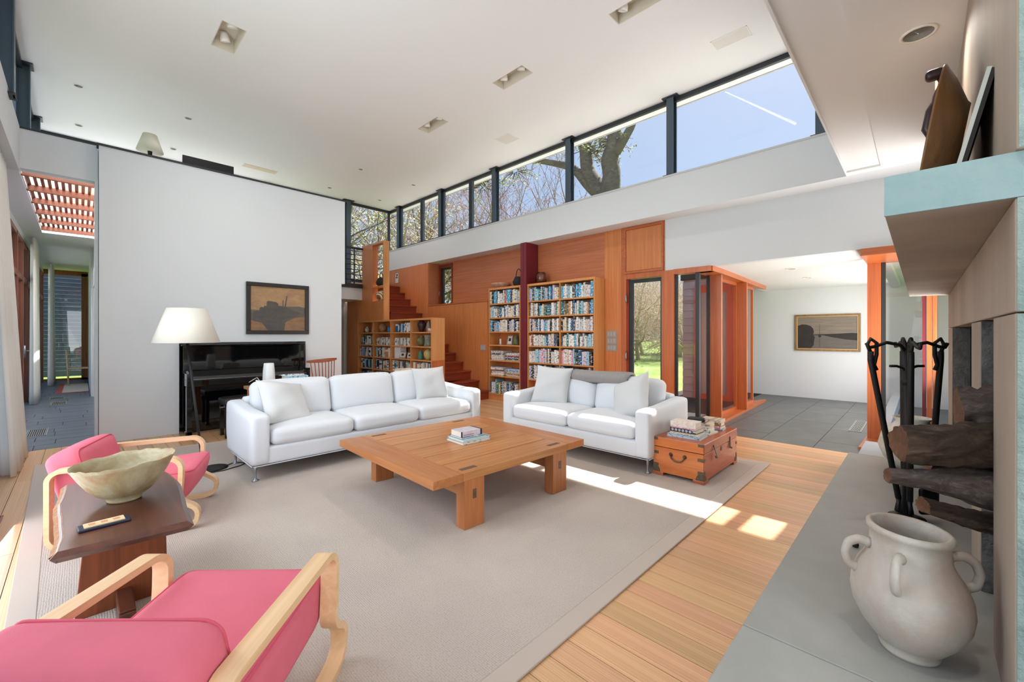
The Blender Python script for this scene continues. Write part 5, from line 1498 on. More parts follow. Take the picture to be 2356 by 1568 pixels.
for x, xn in ((-0.02, 'garden side'), (1.21, 'loft lamp side'), (4.11, 'stair side'), (5.39, 'window wall side')):
    for y, yn in ((8.44, 'near row'), (10.02, 'far row')):
        downlight(f'small round downlight in the high ceiling, {xn}, {yn}', (x, y, CZ), 0.055, 30)
downlight('large chrome downlight in the low ceiling by the chimney', (3.454, 0.011, LZ), 0.085, 50)
downlight('large chrome downlight added unseen in the low ceiling to brighten the hearth', (1.0, 0.011, LZ), 0.085, 50)  # out-of-frame lamp added for more light on hearth and low ceiling
downlight('nearer round downlight in the hall ceiling', (7.454, 1.40, 2.345), 0.07, 30)
downlight('farther round downlight in the hall ceiling', (8.774, 1.406, 2.345), 0.07, 30)
SPK = plain('speaker_grille', (222, 219, 214), 0.8, bs=0.3, bscale=400)
for x0, x1, y0, y1, lb_ in ((5.225, 5.435, 1.405, 1.795, 'flush white ceiling speaker near the hearth end of the clerestory'), (5.15, 5.435, 5.105, 5.435, 'flush white ceiling speaker near the middle of the clerestory')):
    t = thing('ceiling_speaker', lb_, 'speaker', ((x0 + x1) / 2, (y0 + y1) / 2, CZ))
    hx, hy = (x1 - x0) / 2, (y1 - y0) / 2
    obj('frame', MB().box(-hx, hx, -hy, -hy + 0.008, -0.005, -0.0005).box(-hx, hx, hy - 0.008, hy, -0.005, -0.0005).box(-hx, -hx + 0.008, -hy, hy, -0.005, -0.0005).box(hx - 0.008, hx, -hy, hy, -0.005, -0.0005), LAMPW, t)
    obj('grille', MB().box(-hx + 0.008, hx - 0.008, -hy + 0.008, hy - 0.008, -0.004, -0.0005), SPK, t)
t = thing('ceiling_slot', 'long beige slot fitting in the ceiling above the loft', 'ceiling vent', (2.63, 9.93, CZ))
obj('frame', MB().box(-0.31, 0.31, -0.10, 0.10, -0.004, -0.0005), HOUS, t)
obj('slot', MB().box(-0.29, 0.29, -0.08, 0.08, -0.006, -0.004), plain('slot_beige', (214, 200, 176), 0.8), t)
# floor registers
def register(label, loc_, sx, sy, n, mat, along='x'):
    t = thing('floor_register', label, 'floor vent', loc_, 0, None)
    fr = 0.012
    obj('frame', MB().box(-sx / 2, sx / 2, -sy / 2, -sy / 2 + fr, 0.0005, 0.005).box(-sx / 2, sx / 2, sy / 2 - fr, sy / 2, 0.0005, 0.005).box(-sx / 2, -sx / 2 + fr, -sy / 2, sy / 2, 0.0005, 0.005).box(sx / 2 - fr, sx / 2, -sy / 2, sy / 2, 0.0005, 0.005), mat, t)
    obj('well', MB().box(-sx / 2 + fr, sx / 2 - fr, -sy / 2 + fr, sy / 2 - fr, 0.0004, 0.001), SOOT, t)
    for i in range(n):
        if along == 'x':
            y = -sy / 2 + fr + (i + 0.5) * (sy - 2 * fr) / n
            obj('bar', MB().box(-sx / 2 + fr, sx / 2 - fr, y - 0.004, y + 0.004, 0.001, 0.0045), mat, t)
        else:
            x = -sx / 2 + fr + (i + 0.5) * (sx - 2 * fr) / n
            obj('bar', MB().box(x - 0.004, x + 0.004, -sy / 2 + fr, sy / 2 - fr, 0.001, 0.0045), mat, t)
GREYV = plain('register_grey', (150, 152, 150), 0.5)
register('pale slotted floor register in the hall slate', (8.03, 0.665, 0), 0.98, 0.14, 7, GREYV)
register('slotted floor register at the living room end of the corridor', (-0.42, 8.75, 0), 0.20, 0.62, 9, GREYV, 'y')
register('slotted floor register in the middle of the corridor', (-0.30, 12.2, 0), 0.22, 0.55, 9, GREYV, 'y')
register('slotted floor register below the middle corridor curtain', (-0.35, 13.2, 0), 0.22, 0.45, 9, GREYV, 'y')
register('reddish wooden floor register at the left frame edge', (-0.47, 4.55, 0), 0.14, 0.72, 8, wood('register_cherry', (120, 58, 36), (146, 80, 52), 'y', 30, 2, 0.5), 'y')

# ------------------------------------------------------------------ loft furnishings
ll = thing('loft_lamp', 'white cone lamp showing above the partition', 'lamp', (0.79, 9.0, 2.502))
obj('base', MB().lathe([(0, 0), (0.11, 0), (0.1, 0.02), (0, 0.03)], 24), BLACKMATT, ll, smooth=True)
obj('stem', MB().tube([(0, 0, 0.02), (0, 0, 1.86)], 0.011, 10), BLACKMATT, ll, smooth=True)
obj('socket', MB().lathe([(0, 1.78), (0.028, 1.78), (0.032, 1.85), (0.026, 1.92), (0, 1.94)], 18), BLACKMATT, ll, smooth=True)
sh = obj('shade', MB().lathe([(0.175, 1.835), (0.092, 2.105)], 40), SHADE, ll, smooth=True)
obj('shade_lining', MB().lathe([(0.172, 1.836), (0.089, 2.104)], 40), GOLDIN, sh, smooth=True)
tv = thing('loft_monitor', 'flat black screen edge showing above the partition', 'screen', (1.51, 8.6, 2.502))
obj('panel', MB().box(-0.355, 0.355, -0.02, 0.02, 1.30, 1.775), plain('screen_black', (32, 33, 36), 0.35), tv, bevel=0.006)
obj('stand', MB().box(-0.03, 0.03, -0.02, 0.02, 0.02, 1.30).box(-0.2, 0.2, -0.14, 0.14, 0, 0.02), BLACKMATT, tv)

# ------------------------------------------------------------------ books on the coffee table and console, chest
tz = 0.0115 + 0.393 + 0.0008
q = (2.44, 2.92)
flat_book((q[0], q[1], tz), (0.30, 0.25, 0.016), radians(-94), 'white', 'lowest white book of the pile on the coffee table')
flat_book((q[0] + 0.01, q[1] + 0.005, tz + 0.0166), (0.30, 0.235, 0.020), radians(-93), 'pale blue', 'second pale blue book of the pile on the coffee table')
flat_book((q[0] + 0.0, q[1] + 0.02, tz + 0.0372), (0.25, 0.19, 0.013), radians(-94), 'deep blue', 'thin deep blue book third in the coffee table pile')
tb = thing('book', 'thick pale lilac paperback with navy edge topping the coffee table pile', 'book', (q[0] - 0.005, q[1] + 0.02, tz + 0.0508), radians(-4))
LIL = plain('lilac_cover', (206, 198, 206), 0.4, var=0.15, vscale=18)
NVY = plain('navy_cover', (40, 54, 96), 0.4)
obj('page_block', MB().box(-0.115, 0.108, -0.075, 0.076, 0.002, 0.044), PAGES, tb)
obj('cover', MB().box(-0.117, 0.110, -0.078, 0.078, 0, 0.002).box(-0.117, 0.110, -0.078, 0.078, 0.044, 0.0465).box(-0.117, 0.110, -0.081, -0.078, 0, 0.0465), LIL, tb)
obj('navy_band', MB().box(0.09, 0.1105, -0.0815, 0.078, -0.0003, 0.0468).box(-0.1175, -0.104, -0.0815, -0.0775, 0, 0.0468), NVY, tb)
obj('title_band', MB().box(-0.09, 0.02, -0.0817, -0.0809, 0.012, 0.018), plain('title_mauve', (170, 110, 120), 0.5), tb)
# console piles
cz = 0.0115 + 0.735 + 0.0008
flat_book((1.86, 5.58, cz), (0.26, 0.20, 0.05), radians(90), 'cream', 'cream book under white papers on the console')
flat_book((1.86, 5.58, cz + 0.0508), (0.26, 0.19, 0.05), radians(86), 'pale blue', 'pale blue white book on the cream one on the console')
flat_book((1.87, 5.57, cz + 0.1016), (0.18, 0.14, 0.012), radians(70), 'white', 'small white pamphlet topping the console pile')
flat_book((3.41, 5.56, cz), (0.30, 0.22, 0.045), radians(90), 'white', 'wide white book under a peach book at the console end')
flat_book((3.40, 5.56, cz + 0.0456), (0.25, 0.18, 0.05), radians(90), 'cream', 'peach cream book topping the console end pile')
# chest piles: left pile near edge, middle pile, rear pile
ct_z = 0.0115 + 0.362 + 0.0008
def pile(x, y, specs, rotbase, where):
    z = ct_z
    for i, (L_, Wd, T, col, dr_) in enumerate(specs):
        flat_book((x, y, z), (L_, Wd, T), radians(rotbase + dr_), col, f'{col} book, {ORD[i]} from bottom of the {where} pile on the chest', 'books on the chest')
        z += T + 0.0006
    return z
pile(4.09, 1.615, [(0.31, 0.23, 0.014, 'pale grey', 3), (0.30, 0.22, 0.012, 'pale blue', -2), (0.27, 0.20, 0.018, 'cream', 4)], 0, 'front')
zf = ct_z + 0.047
bk = thing('book', 'black book with a row of silver round emblems on its spine', 'book', (4.09, 1.62, zf), radians(-3))
obj('cover', MB().box(-0.09, 0.09, -0.125, 0.125, 0, 0.003).box(-0.09, 0.09, -0.125, 0.125, 0.033, 0.036).box(-0.093, -0.09, -0.125, 0.125, 0, 0.036), BM['black'], bk)
obj('page_block', MB().box(-0.088, 0.085, -0.12, 0.12, 0.003, 0.033), PAGES, bk)
EMB = plain('silver_emblem', (200, 202, 206), 0.4, 0.3)
for i in range(6):
    y = 0.10 - i * 0.034
    obj('emblem', MB().lathe([(0.0125, 0), (0.0125, 0.0008), (0.009, 0.0008), (0.009, 0)], 18).xf(Matrix.Translation((-0.093, y, 0.018)) @ Matrix.Rotation(-pi / 2, 4, 'Y')).box(-0.0938, -0.093, y - 0.003, y + 0.003, 0.011, 0.025), EMB, bk)
flat_book((4.08, 1.622, zf + 0.0366), (0.23, 0.165, 0.012), 0, 'pink', 'thin pale pink book below the flowery hardback on the chest')
fb = thing('book', 'thick floral jacketed hardback topping the front chest pile', 'book', (4.08, 1.625, zf + 0.0492), radians(2))
FLOR = pottery('floral_jacket', (206, 150, 132), (224, 214, 204), (236, 230, 224), 26)
obj('cover', MB().box(-0.085, 0.085, -0.118, 0.118, 0, 0.003).box(-0.085, 0.085, -0.118, 0.118, 0.047, 0.05).box(-0.089, -0.085, -0.118, 0.118, 0, 0.05), FLOR, fb)
obj('page_block', MB().box(-0.083, 0.08, -0.113, 0.113, 0.003, 0.047), PAGES, fb)
zm = pile(4.36, 1.60, [(0.28, 0.21, 0.014, 'white', -6), (0.24, 0.17, 0.028, 'white', 4), (0.23, 0.16, 0.034, 'white', -3), (0.24, 0.17, 0.024, 'cream', 5)], 0, 'middle')
pile(4.62, 1.56, [(0.22, 0.16, 0.012, 'pale blue', 5), (0.20, 0.14, 0.026, 'pink', -4), (0.19, 0.14, 0.036, 'tan', 3), (0.20, 0.14, 0.03, 'cream', -2)], 0, 'rear')
gc = thing('glasses_case', 'black rounded case lying on the middle book pile of the chest', 'case', (4.33, 1.62, zm + 0.0005), radians(12))
obj('shell', MB().rbox((0, 0, 0.024), (0.07, 0.165, 0.046), 0.022, 10), plain('black_leather', (24, 25, 28), 0.4), gc, smooth=True)
obj('seam', MB().rbox((0, 0, 0.026), (0.072, 0.167, 0.004), 0.0018, 6), BLACKMATT, gc)

# ------------------------------------------------------------------ hearth things
TERRA = pottery('weathered_terracotta', (176, 150, 138), (178, 170, 158), (196, 190, 180), 3.2)
jar = thing('terracotta_jar', 'large weathered pale clay jar with three handles on the hearth', 'jar', (2.0, 0.03, HZ + 0.0005))
jar.scale = (0.69, 0.69, 0.84)
jp = [(0.0, 0.0), (0.112, 0.0), (0.118, 0.014), (0.108, 0.022), (0.14, 0.05), (0.19, 0.105), (0.224, 0.165), (0.234, 0.22), (0.228, 0.27), (0.205, 0.325), (0.175, 0.365), (0.16, 0.392), (0.154, 0.44), (0.154, 0.475), (0.166, 0.482), (0.168, 0.50), (0.156, 0.508), (0.140, 0.502), (0.138, 0.45), (0.14, 0.39), (0.16, 0.35), (0.20, 0.26), (0.16, 0.12), (0.0, 0.06)]
obj('body', MB().lathe(jp, 56, fn=lambda r_, z, a, i: (r_ * (1 + 0.012 * sin(2 * a + 1)), z + 0.006 * sin(a) * z / 0.5)), TERRA, jar, smooth=True)
def jar_handle(ang):
    c_, s_ = cos(ang), sin(ang)
    pts = [(0.155, 0.415), (0.20, 0.425), (0.242, 0.405), (0.258, 0.36), (0.245, 0.315), (0.208, 0.30)]
    p3 = []
    for i in range(len(pts) - 1):
        for k in range(4):
            t = k / 4
            a, b = pts[i], pts[i + 1]
            p3.append(((a[0] + (b[0] - a[0]) * t), (a[1] + (b[1] - a[1]) * t)))
    p3.append(pts[-1])
    sm = [p3[0]] + [((p3[i - 1][0] + p3[i][0] * 2 + p3[i + 1][0]) / 4, (p3[i - 1][1] + p3[i][1] * 2 + p3[i + 1][1]) / 4) for i in range(1, len(p3) - 1)] + [p3[-1]]
    return MB().tube([(rr * c_, rr * s_, z) for rr, z in sm], [0.024] + [0.019] * (len(sm) - 2) + [0.027], 12)
for ang in (radians(108), radians(170), radians(-72)):
    obj('handle', jar_handle(ang), TERRA, jar, smooth=True)

# fire tools
ftl = thing('fire_tools', 'black wrought iron fire tool stand on the hearth', 'fire tools', (3.42, 0.06, HZ + 0.0005))
obj('base', MB().lathe([(0, 0), (0.085, 0), (0.085, 0.012), (0.03, 0.02), (0, 0.02)], 28), BLACKMATT, ftl, smooth=True)
obj('stand_post', MB().tube([(0, 0, 0.015), (0, 0, 1.00)], 0.021, 10).tube([(0, 0, 0.80), (0, 0, 0.83)], 0.031, 10), BLACKMATT, ftl, smooth=True)
ux, uy = sin(YAW), -cos(YAW)      # direction across the hearth as laid out on the stand
for a in (0, 180, 60, -120):
    c_, s_ = cos(radians(a)), sin(radians(a))
    dx, dy = ux * c_ - uy * s_, uy * c_ + ux * s_
    obj('hook_arm', MB().tube([(0, 0, 0.98), (dx * 0.04, dy * 0.04, 1.03), (dx * 0.12, dy * 0.12, 1.045), (dx * 0.19, dy * 0.19, 1.02), (dx * 0.225, dy * 0.225, 1.015), (dx * 0.24, dy * 0.24, 1.04)], 0.010, 8), BLACKMATT, ftl, smooth=True)
for a in (0, 180):
    c_ = cos(radians(a))
    obj('scroll', MB().tube([(0, 0, 0.84), (ux * c_ * 0.02, uy * c_ * 0.02, 0.89), (ux * c_ * 0.06, uy * c_ * 0.06, 0.905), (ux * c_ * 0.10, uy * c_ * 0.10, 0.905)], 0.008, 8), BLACKMATT, ftl, smooth=True)
def tool(name, label, a, r_top, r_bot, kind):
    c_, s_ = cos(radians(a)), sin(radians(a))
    dx, dy = ux * c_ - uy * s_, uy * c_ + ux * s_
    bx_, by_ = dx * r_bot, dy * r_bot
    tx, ty = dx * r_top, dy * r_top
    t = thing(name, label, 'fire tool', (3.42, 0.06, HZ + 0.0225))
    obj('shaft', MB().tube([(bx_, by_, 0.10), (tx * 0.98 + bx_ * 0.02, ty, 0.92), (tx, ty, 0.97)], 0.015, 8), BLACKMATT, t, smooth=True)
    ex, ey = (-uy, ux)
    hk = [(tx, ty, 0.96), (tx + dx * 0.02, ty + dy * 0.02, 1.01), (tx, ty, 1.045), (tx - dx * 0.035, ty - dy * 0.035, 1.02), (tx - dx * 0.035, ty - dy * 0.035, 0.95), (tx - dx * 0.02, ty - dy * 0.02, 0.89), (tx - dx * 0.035, ty - dy * 0.035, 0.86)]
    obj('crook_handle', MB().tube(hk, 0.010, 8), BLACKMATT, t, smooth=True)
    if kind == 'shovel':
        obj('scoop', MB().rbox((bx_, by_, 0.08), (0.11, 0.03, 0.155), 0.014, 8, mat=Matrix.Rotation(YAW - pi / 2, 3, 'Z')), BLACKMATT, t, smooth=True)
    elif kind == 'broom':
        obj('brush', MB().lathe([(0.014, 0.17), (0.03, 0.10), (0.045, 0.0), (0, 0.0)][::-1], 14, (bx_, by_, 0.0)), BLACKMATT, t, smooth=True)
    else:
        obj('tip', MB().tube([(bx_, by_, 0.10), (bx_, by_, 0.02)], [0.0125, 0.004], 8), BLACKMATT, t, smooth=True)
tool('fire_poker', 'black iron poker leaning out on the left of the fire tool stand', 180, 0.215, 0.05, 'poker')
tool('fire_shovel', 'black iron hearth shovel on the right of the fire tool stand', 0, 0.20, 0.13, 'shovel')
tool('fire_tongs', 'black iron tongs at the front of the fire tool stand', -120, 0.075, 0.055, 'poker')
tool('hearth_brush', 'black iron hearth brush at the rear of the fire tool stand', 60, 0.075, 0.055, 'broom')

# logs
def bark_mat(name, a, b_, c_, sc=14):
    m, nt, b = new_mat(name)
    co = coords(nt, (1, 0.45, 1))
    f = noise(nt, co, sc, 8, 0.7, 1.2)
    nt.links.new(ramp(nt, f, [(0.25, lin(a)), (0.55, lin(b_)), (0.8, lin(c_))]), b.inputs['Base Color'])
    b.inputs['Roughness'].default_value = 0.9
    bump(nt, b, f, 1.0, 0.03)
    return m
BARK1 = bark_mat('log_bark', (46, 35, 29), (98, 78, 64), (158, 138, 122), 18)
BARK2 = bark_mat('log_bark_grey', (60, 48, 44), (122, 106, 98), (182, 170, 164), 26)
CUT = bark_mat('log_cut_end', (86, 54, 36), (122, 82, 56), (152, 112, 82), 16)
LICH = plain('lichen', (206, 204, 190), 0.9, bs=0.6, bscale=80)
def log(label, p0, p1, r0, r1, seed, mat=BARK1, n=30, kind='firewood_log', bulge=0.0, flat=False):
    r = random.Random(seed)
    t = thing(kind, label, 'log', p0)
    d = Vector(p1) - Vector(p0)
    L_ = d.length
    q = d.to_track_quat('Y', 'Z')
    seg = 24
    ph = [r.uniform(0, 6.28) for _ in range(8)]
    vs, fs = [], []
    for i in range(seg + 1):
        s = i / seg
        rr = r0 + (r1 - r0) * s + bulge * math.exp(-((s - 0.45) / 0.2) ** 2)
        bx_, bz_ = 0.012 * sin(3 * s + ph[0]), 0.012 * sin(4 * s + ph[1])
        for k in range(n):
            a = 2 * pi * k / n
            k2 = rr * (1 + 0.07 * sin(3 * a + ph[2] + 2 * s) + 0.05 * sin(5 * a + ph[3] - 5 * s) + r.uniform(-0.12, 0.12))
            zz = k2 * sin(a)
            if flat: zz *= 0.5
            vs.append((bx_ + k2 * cos(a), s * L_, bz_ + zz))
    for i in range(seg):
        for k in range(n):
            a, b = i * n + k, i * n + (k + 1) % n
            fs.append((a, b, b + n, a + n))
    o = obj('bark', MB().add(vs, fs), mat, t, smooth=True); o.rotation_euler = q.to_euler()
    for i, nm in ((0, 'cut_end'), (seg, 'cut_end')):
        ring = vs[i * n:(i + 1) * n]
        cx = sum(p[0] for p in ring) / n; cz_ = sum(p[2] for p in ring) / n
        e = obj(nm, MB().add(ring + [(cx, ring[0][1] + (0.004 if i == 0 else -0.004), cz_)], [(k, (k + 1) % n, n) for k in range(n)]), CUT, t)
        e.rotation_euler = q.to_euler()
    return t
l1 = log('thick brown log with a sawn end atop the hearth log pile', (2.17, 0.065, 0.95), (2.48, -0.50, 0.95), 0.064, 0.10, 1)
l2 = log('crooked grey branch log projecting from the middle of the pile', (2.14, 0.09, 0.82), (2.48, -0.50, 0.745), 0.026, 0.07, 2, BARK2, bulge=0.025)
l3 = log('flat split log low in the hearth log pile', (2.27, 0.0, 0.70), (2.50, -0.50, 0.60), 0.05, 0.11, 3, BARK1, flat=True)
l4 = log('lichen spotted log at the top right of the pile', (2.37, -0.10, 1.055), (2.44, -0.55, 1.075), 0.075, 0.08, 4, BARK2)
l5 = log('short cut branch log in the gap of the pile', (2.34, -0.02, 0.855), (2.56, -0.5, 0.86), 0.036, 0.05, 5)
l6 = log('dark log behind the middle of the pile', (2.50, -0.16, 0.87), (2.56, -0.56, 0.87), 0.06, 0.07, 6)
l7 = log('round log in the dark bottom of the niche', (2.34, -0.20, 0.45), (2.36, -0.56, 0.45), 0.075, 0.08, 7)
l8 = log('second round log in the dark bottom of the niche', (2.54, -0.22, 0.42), (2.54, -0.56, 0.42), 0.08, 0.08, 8, BARK2)
l9 = log('lowest log resting on the hearth in the niche', (2.34, -0.24, 0.335), (2.34, -0.56, 0.335), 0.07, 0.07, 9)
obj('lichen_patch', MB().rbox((0.0, 0.10, 0.062), (0.07, 0.09, 0.02), 0.009, 5), LICH, l4).rotation_euler = (0, 0, pi)
# crackled white vase at the far end of the hearth
vase('hearth_vase', 'pale crackled round vase behind the fire tools', (4.72, 0.05, HZ + 0.0005), hollow([(0.10, 0), (0.18, 0.08), (0.215, 0.18), (0.19, 0.29), (0.12, 0.36), (0.10, 0.39), (0.125, 0.42)], 0.01), pottery('crackle_white', (176, 170, 150), (202, 198, 182), (216, 212, 200), 14), n=36)
pb = obj('door_stop', MB().rbox((0, 0, 0.012), (0.03, 0.03, 0.024), 0.011, 6), BLACKMATT, smooth=True, loc=(2.78, 0.242, HZ + 0.0005)); tag(pb, 'tiny black knob lying on the hearth slab', 'knob')

# mantel things
TRAYW = wood('tray_wood', (84, 52, 24), (138, 92, 46), 'z', 16, 0.8, 0.4)
M = Matrix.Translation((2.72, -0.045, 1.8395 + 0.365)) @ Matrix.Rotation(radians(14), 4, 'X') @ Matrix.Rotation(pi / 2, 4, 'X')
td = thing('wooden_dish', 'large round wooden dish leaning on the mantel', 'dish', (2.66, -0.042, 1.8395))
dish = MB().lathe([(0.0, -0.085), (0.17, -0.085), (0.18, -0.075), (0.27, -0.03), (0.335, 0.012), (0.335, 0.02), (0.26, 0.0), (0.17, -0.055), (0.0, -0.06)], 48).xf(Matrix.Translation((0, 0, 0.337)) @ Matrix.Rotation(radians(9), 4, 'X') @ Matrix.Rotation(-pi / 2, 4, 'X'))
obj('dish_body', dish, TRAYW, td, smooth=True)
pp = thing('leaning_picture', 'thin black backed picture with a white edge leaning on the mantel', 'picture', (2.42, -0.075, 1.8385))
Mx = Matrix.Rotation(radians(13), 4, 'X')
obj('panel', MB().box(-0.24, 0.24, -0.012, 0.0, 0, 0.44).xf(Mx), BLACKMATT, pp)
obj('mat_board', MB().box(-0.24, 0.24, 0.0, 0.012, 0.003, 0.445).xf(Mx), plain('picture_edge', (196, 202, 198), 0.6), pp)
fg = thing('carved_figure', 'dark carved wooden figure standing on the mantel', 'figurine', (3.20, -0.095, 1.8385))
fg.scale = (0.92, 0.92, 0.92)
DKW = plain('dark_carving', (44, 20, 19), 0.4, var=0.3, vscale=14)
obj('body', MB().tube([(0, 0.02, 0), (0, 0.03, 0.25), (0, 0.025, 0.5), (0, 0.035, 0.72), (0, 0.02, 0.86), (0, 0.0, 0.93), (0, 0.025, 0.985)], [0.06, 0.05, 0.06, 0.045, 0.035, 0.03, 0.022], 12), DKW, fg, smooth=True)
obj('head', MB().rbox((0, 0.045, 0.985), (0.07, 0.085, 0.06), 0.026, 8), DKW, fg, smooth=True)
obj('arm', MB().tube([(0, 0.01, 0.88), (0, 0.06, 0.78), (0, 0.075, 0.68), (0, 0.05, 0.6)], [0.022, 0.026, 0.028, 0.018], 10), DKW, fg, smooth=True)
cvs = thing('leaning_canvas', 'pale framed canvas leaning at the far end of the mantel', 'picture', (4.0, -0.085, 1.8385))
obj('canvas', MB().box(-0.3, 0.3, -0.02, 0.0, 0, 1.08), plain('canvas_cream', (222, 208, 176), 0.8), cvs)
obj('frame', MB().box(-0.32, 0.32, -0.02, 0.022, -0.0, 0.02).box(-0.32, 0.32, -0.02, 0.022, 1.08, 1.10).box(-0.32, -0.3, -0.02, 0.022, 0.02, 1.08).box(0.3, 0.32, -0.02, 0.022, 0.02, 1.08), BIRCH, cvs)
# ------------------------------------------------------------------ outside
def lawn_mat():
    m, nt, b = new_mat('lawn')
    co = coords(nt)
    f = noise(nt, co, 0.35, 5, 0.6); g_ = noise(nt, co, 9.0, 4, 0.7)
    a = nt.nodes.new('ShaderNodeMath'); a.operation = 'MULTIPLY_ADD'; nt.links.new(f, a.inputs[0]); a.inputs[1].default_value = 0.7
    c = nt.nodes.new('ShaderNodeMath'); c.operation = 'MULTIPLY'; c.inputs[1].default_value = 0.3; nt.links.new(g_, c.inputs[0]); nt.links.new(c.outputs[0], a.inputs[2])
    nt.links.new(ramp(nt, a.outputs[0], [(0.35, lin((84, 104, 42))), (0.5, lin((112, 136, 58))), (0.66, lin((146, 150, 84)))]), b.inputs['Base Color'])
    b.inputs['Roughness'].default_value = 0.95
    bump(nt, b, g_, 0.6, 0.03)
    return m
LAWN = lawn_mat()
struct('ground', MB().box(-60, 120, -60, 120, -0.5, -0.2), LAWN, 'spring lawn around the house')
struct('ground_bounce_terrace', MB().box(-9, -0.86, -6, 17.5, -0.25, -0.03), plain('bounce_terrace_stone', (150, 152, 156), 0.85, var=0.06, vscale=2), 'pale stone terrace added on the garden side for neutral bounce light')  # made-up paving; keeps lawn green out of the bounced light
PEB = stone_mat('white_pebbles', (170, 168, 164), (226, 224, 220), 0.8, 60, 1.0, 60)
struct('ground_pebbles', MB().box(6.45, 9.3, 2.45, 2.95, -0.2, -0.06), PEB, 'white pebble strip along the hall glass')
struct('ground_terrace', MB().box(6.45, 9.0, 2.95, 3.3, -0.2, -0.12), LAWN, 'lawn strip by the hall glass')

SID = plain('slate_blue_siding', (150, 140, 158), 0.7, var=0.08, vscale=4)
SIDB = plain('dark_blue_siding', (78, 88, 112), 0.7, var=0.08, vscale=4)
RWOOD = wood('red_cedar_frame', (168, 62, 54), (186, 80, 66), 'z', 30, 1.5, 0.5)
wing = thing('house_wing', 'dusky clapboard house wing with a red framed window outside the hall glass', 'building', (9.3, 2.6, -0.2))
obj('wall', MB().box(0.02, 0.2, 0.2, 1.17, 0, 2.75), SID, wing)
obj('wall', MB().box(0.02, 0.2, 0.0, 0.2, 0, 2.75), RWOOD, wing)
for i in range(17):
    obj('siding_board', MB().hexa([(-0.006, 0.92, i * 0.16), (0.02, 0.92, i * 0.16), (0.02, 1.18, i * 0.16), (-0.006, 1.18, i * 0.16), (0.012, 0.92, i * 0.16 + 0.155), (0.02, 0.92, i * 0.16 + 0.155), (0.02, 1.18, i * 0.16 + 0.155), (0.012, 1.18, i * 0.16 + 0.155)]), SID, wing)
for y0, y1 in ((0.80, 0.92), (0.14, 0.26)):
    obj('window_stile', MB().box(-0.03, 0.03, y0, y1, 0.15, 2.6), RWOOD, wing)
obj('window_rail', MB().box(-0.03, 0.03, 0.26, 0.80, 0.15, 0.3).box(-0.03, 0.03, 0.26, 0.80, 2.45, 2.6), RWOOD, wing)
obj('pane', MB().box(0.01, 0.016, 0.26, 0.80, 0.3, 2.45), plain('wing_glass', (150, 150, 160), 0.1), wing)
obj('roof', MB().box(-0.02, 2.0, -0.05, 1.22, 2.75, 2.9), BLACKM, wing)

nb_ = thing('garden_house', 'dark blue clapboard building beyond the corridor end window', 'building', (-5.0, 23.0, -0.2))
obj('wall', MB().box(0, 9.0, 0.02, 4.0, 0, 6.5), SIDB, nb_)
for i in range(30):
    obj('siding_board', MB().hexa([(2.5, -0.008, i * 0.15 + 0.2), (7.0, -0.008, i * 0.15 + 0.2), (7.0, 0.02, i * 0.15 + 0.2), (2.5, 0.02, i * 0.15 + 0.2), (2.5, 0.012, i * 0.15 + 0.345), (7.0, 0.012, i * 0.15 + 0.345), (7.0, 0.02, i * 0.15 + 0.345), (2.5, 0.02, i * 0.15 + 0.345)]), SIDB, nb_)

# trees
def tree_mesh(seed, height, r0, levels, spread, kids, tip_r=0.006, curve=0.15, first=0.3, up=0.15, shrink=0.68, minlen=0.2):
    r = random.Random(seed)
    mb = MB(); tips = []
    def grow(p, d, L_, rad, lv):
        n = 4 if lv < 2 else 3
        pts = [Vector(p)]; rs = [rad]
        dd = Vector(d)
        for i in range(n):
            dd = (dd + Vector((r.uniform(-1, 1), r.uniform(-1, 1), r.uniform(-1, 1) + up)) * curve).normalized()
            pts.append(pts[-1] + dd * L_ / n)
            rs.append(max(tip_r, rad * (1 - 0.5 * (i + 1) / n)))
        sides = 10 if lv == 0 else (6 if lv == 1 else (4 if lv == 2 else 3))
        mb.tube(pts, rs, sides, cap=False)
        if lv >= levels:
            tips.append((pts[-1], dd)); tips.append((pts[-2], dd)); tips.append((pts[1], dd))
            return
        for k in range(kids[lv]):
            t = first + (1 - first) * (k + r.random()) / kids[lv] if lv == 0 else r.uniform(0.25, 1.0)
            idx = min(n - 1, int(t * n)); fr = t * n - idx
            q = pts[idx].lerp(pts[idx + 1], fr)
            ax = Vector((r.uniform(-1, 1), r.uniform(-1, 1), r.uniform(-0.3, 0.6)))
            ax = (ax - dd * ax.dot(dd)).normalized()
            nd = (dd * (1 - spread) + ax * spread).normalized()
            grow(q, nd, max(minlen, L_ * shrink * r.uniform(0.7, 1.1)), max(tip_r, rs[idx] * 0.55), lv + 1)
        grow(pts[-1], dd, L_ * shrink * 0.9, rs[-1], lv + 1)
    grow(Vector((0, 0, 0)), Vector((0, 0, 1)), height * 0.42, r0, 0)
    return mb, tips
def bud_mesh(tips, seed, size, per, spread):
    r = random.Random(seed)
    mb = MB()
    vs, fs = [], []
    for (p, d) in tips:
        for _ in range(per):
            c = p + Vector((r.gauss(0, spread), r.gauss(0, spread), r.gauss(0, spread)))
            s = size * r.uniform(0.6, 1.3)
            a = Vector((r.uniform(-1, 1), r.uniform(-1, 1), r.uniform(-1, 1))).normalized() * s
            b = a.orthogonal().normalized() * s * 0.6
            k = len(vs)
            vs += [c - a, c + b, c + a, c - b]
            fs.append((k, k + 1, k + 2, k + 3))
    return mb.add(vs, fs)
BARKT = bark_mat('tree_bark', (66, 60, 54), (104, 98, 88), (146, 142, 130), 7)
TWIG = plain('twig_brown', (186, 168, 148), 0.9)
TWIGR = plain('twig_reddish', (148, 126, 116), 0.9)
BUDR = plain('red_bud', (206, 100, 96), 0.8)
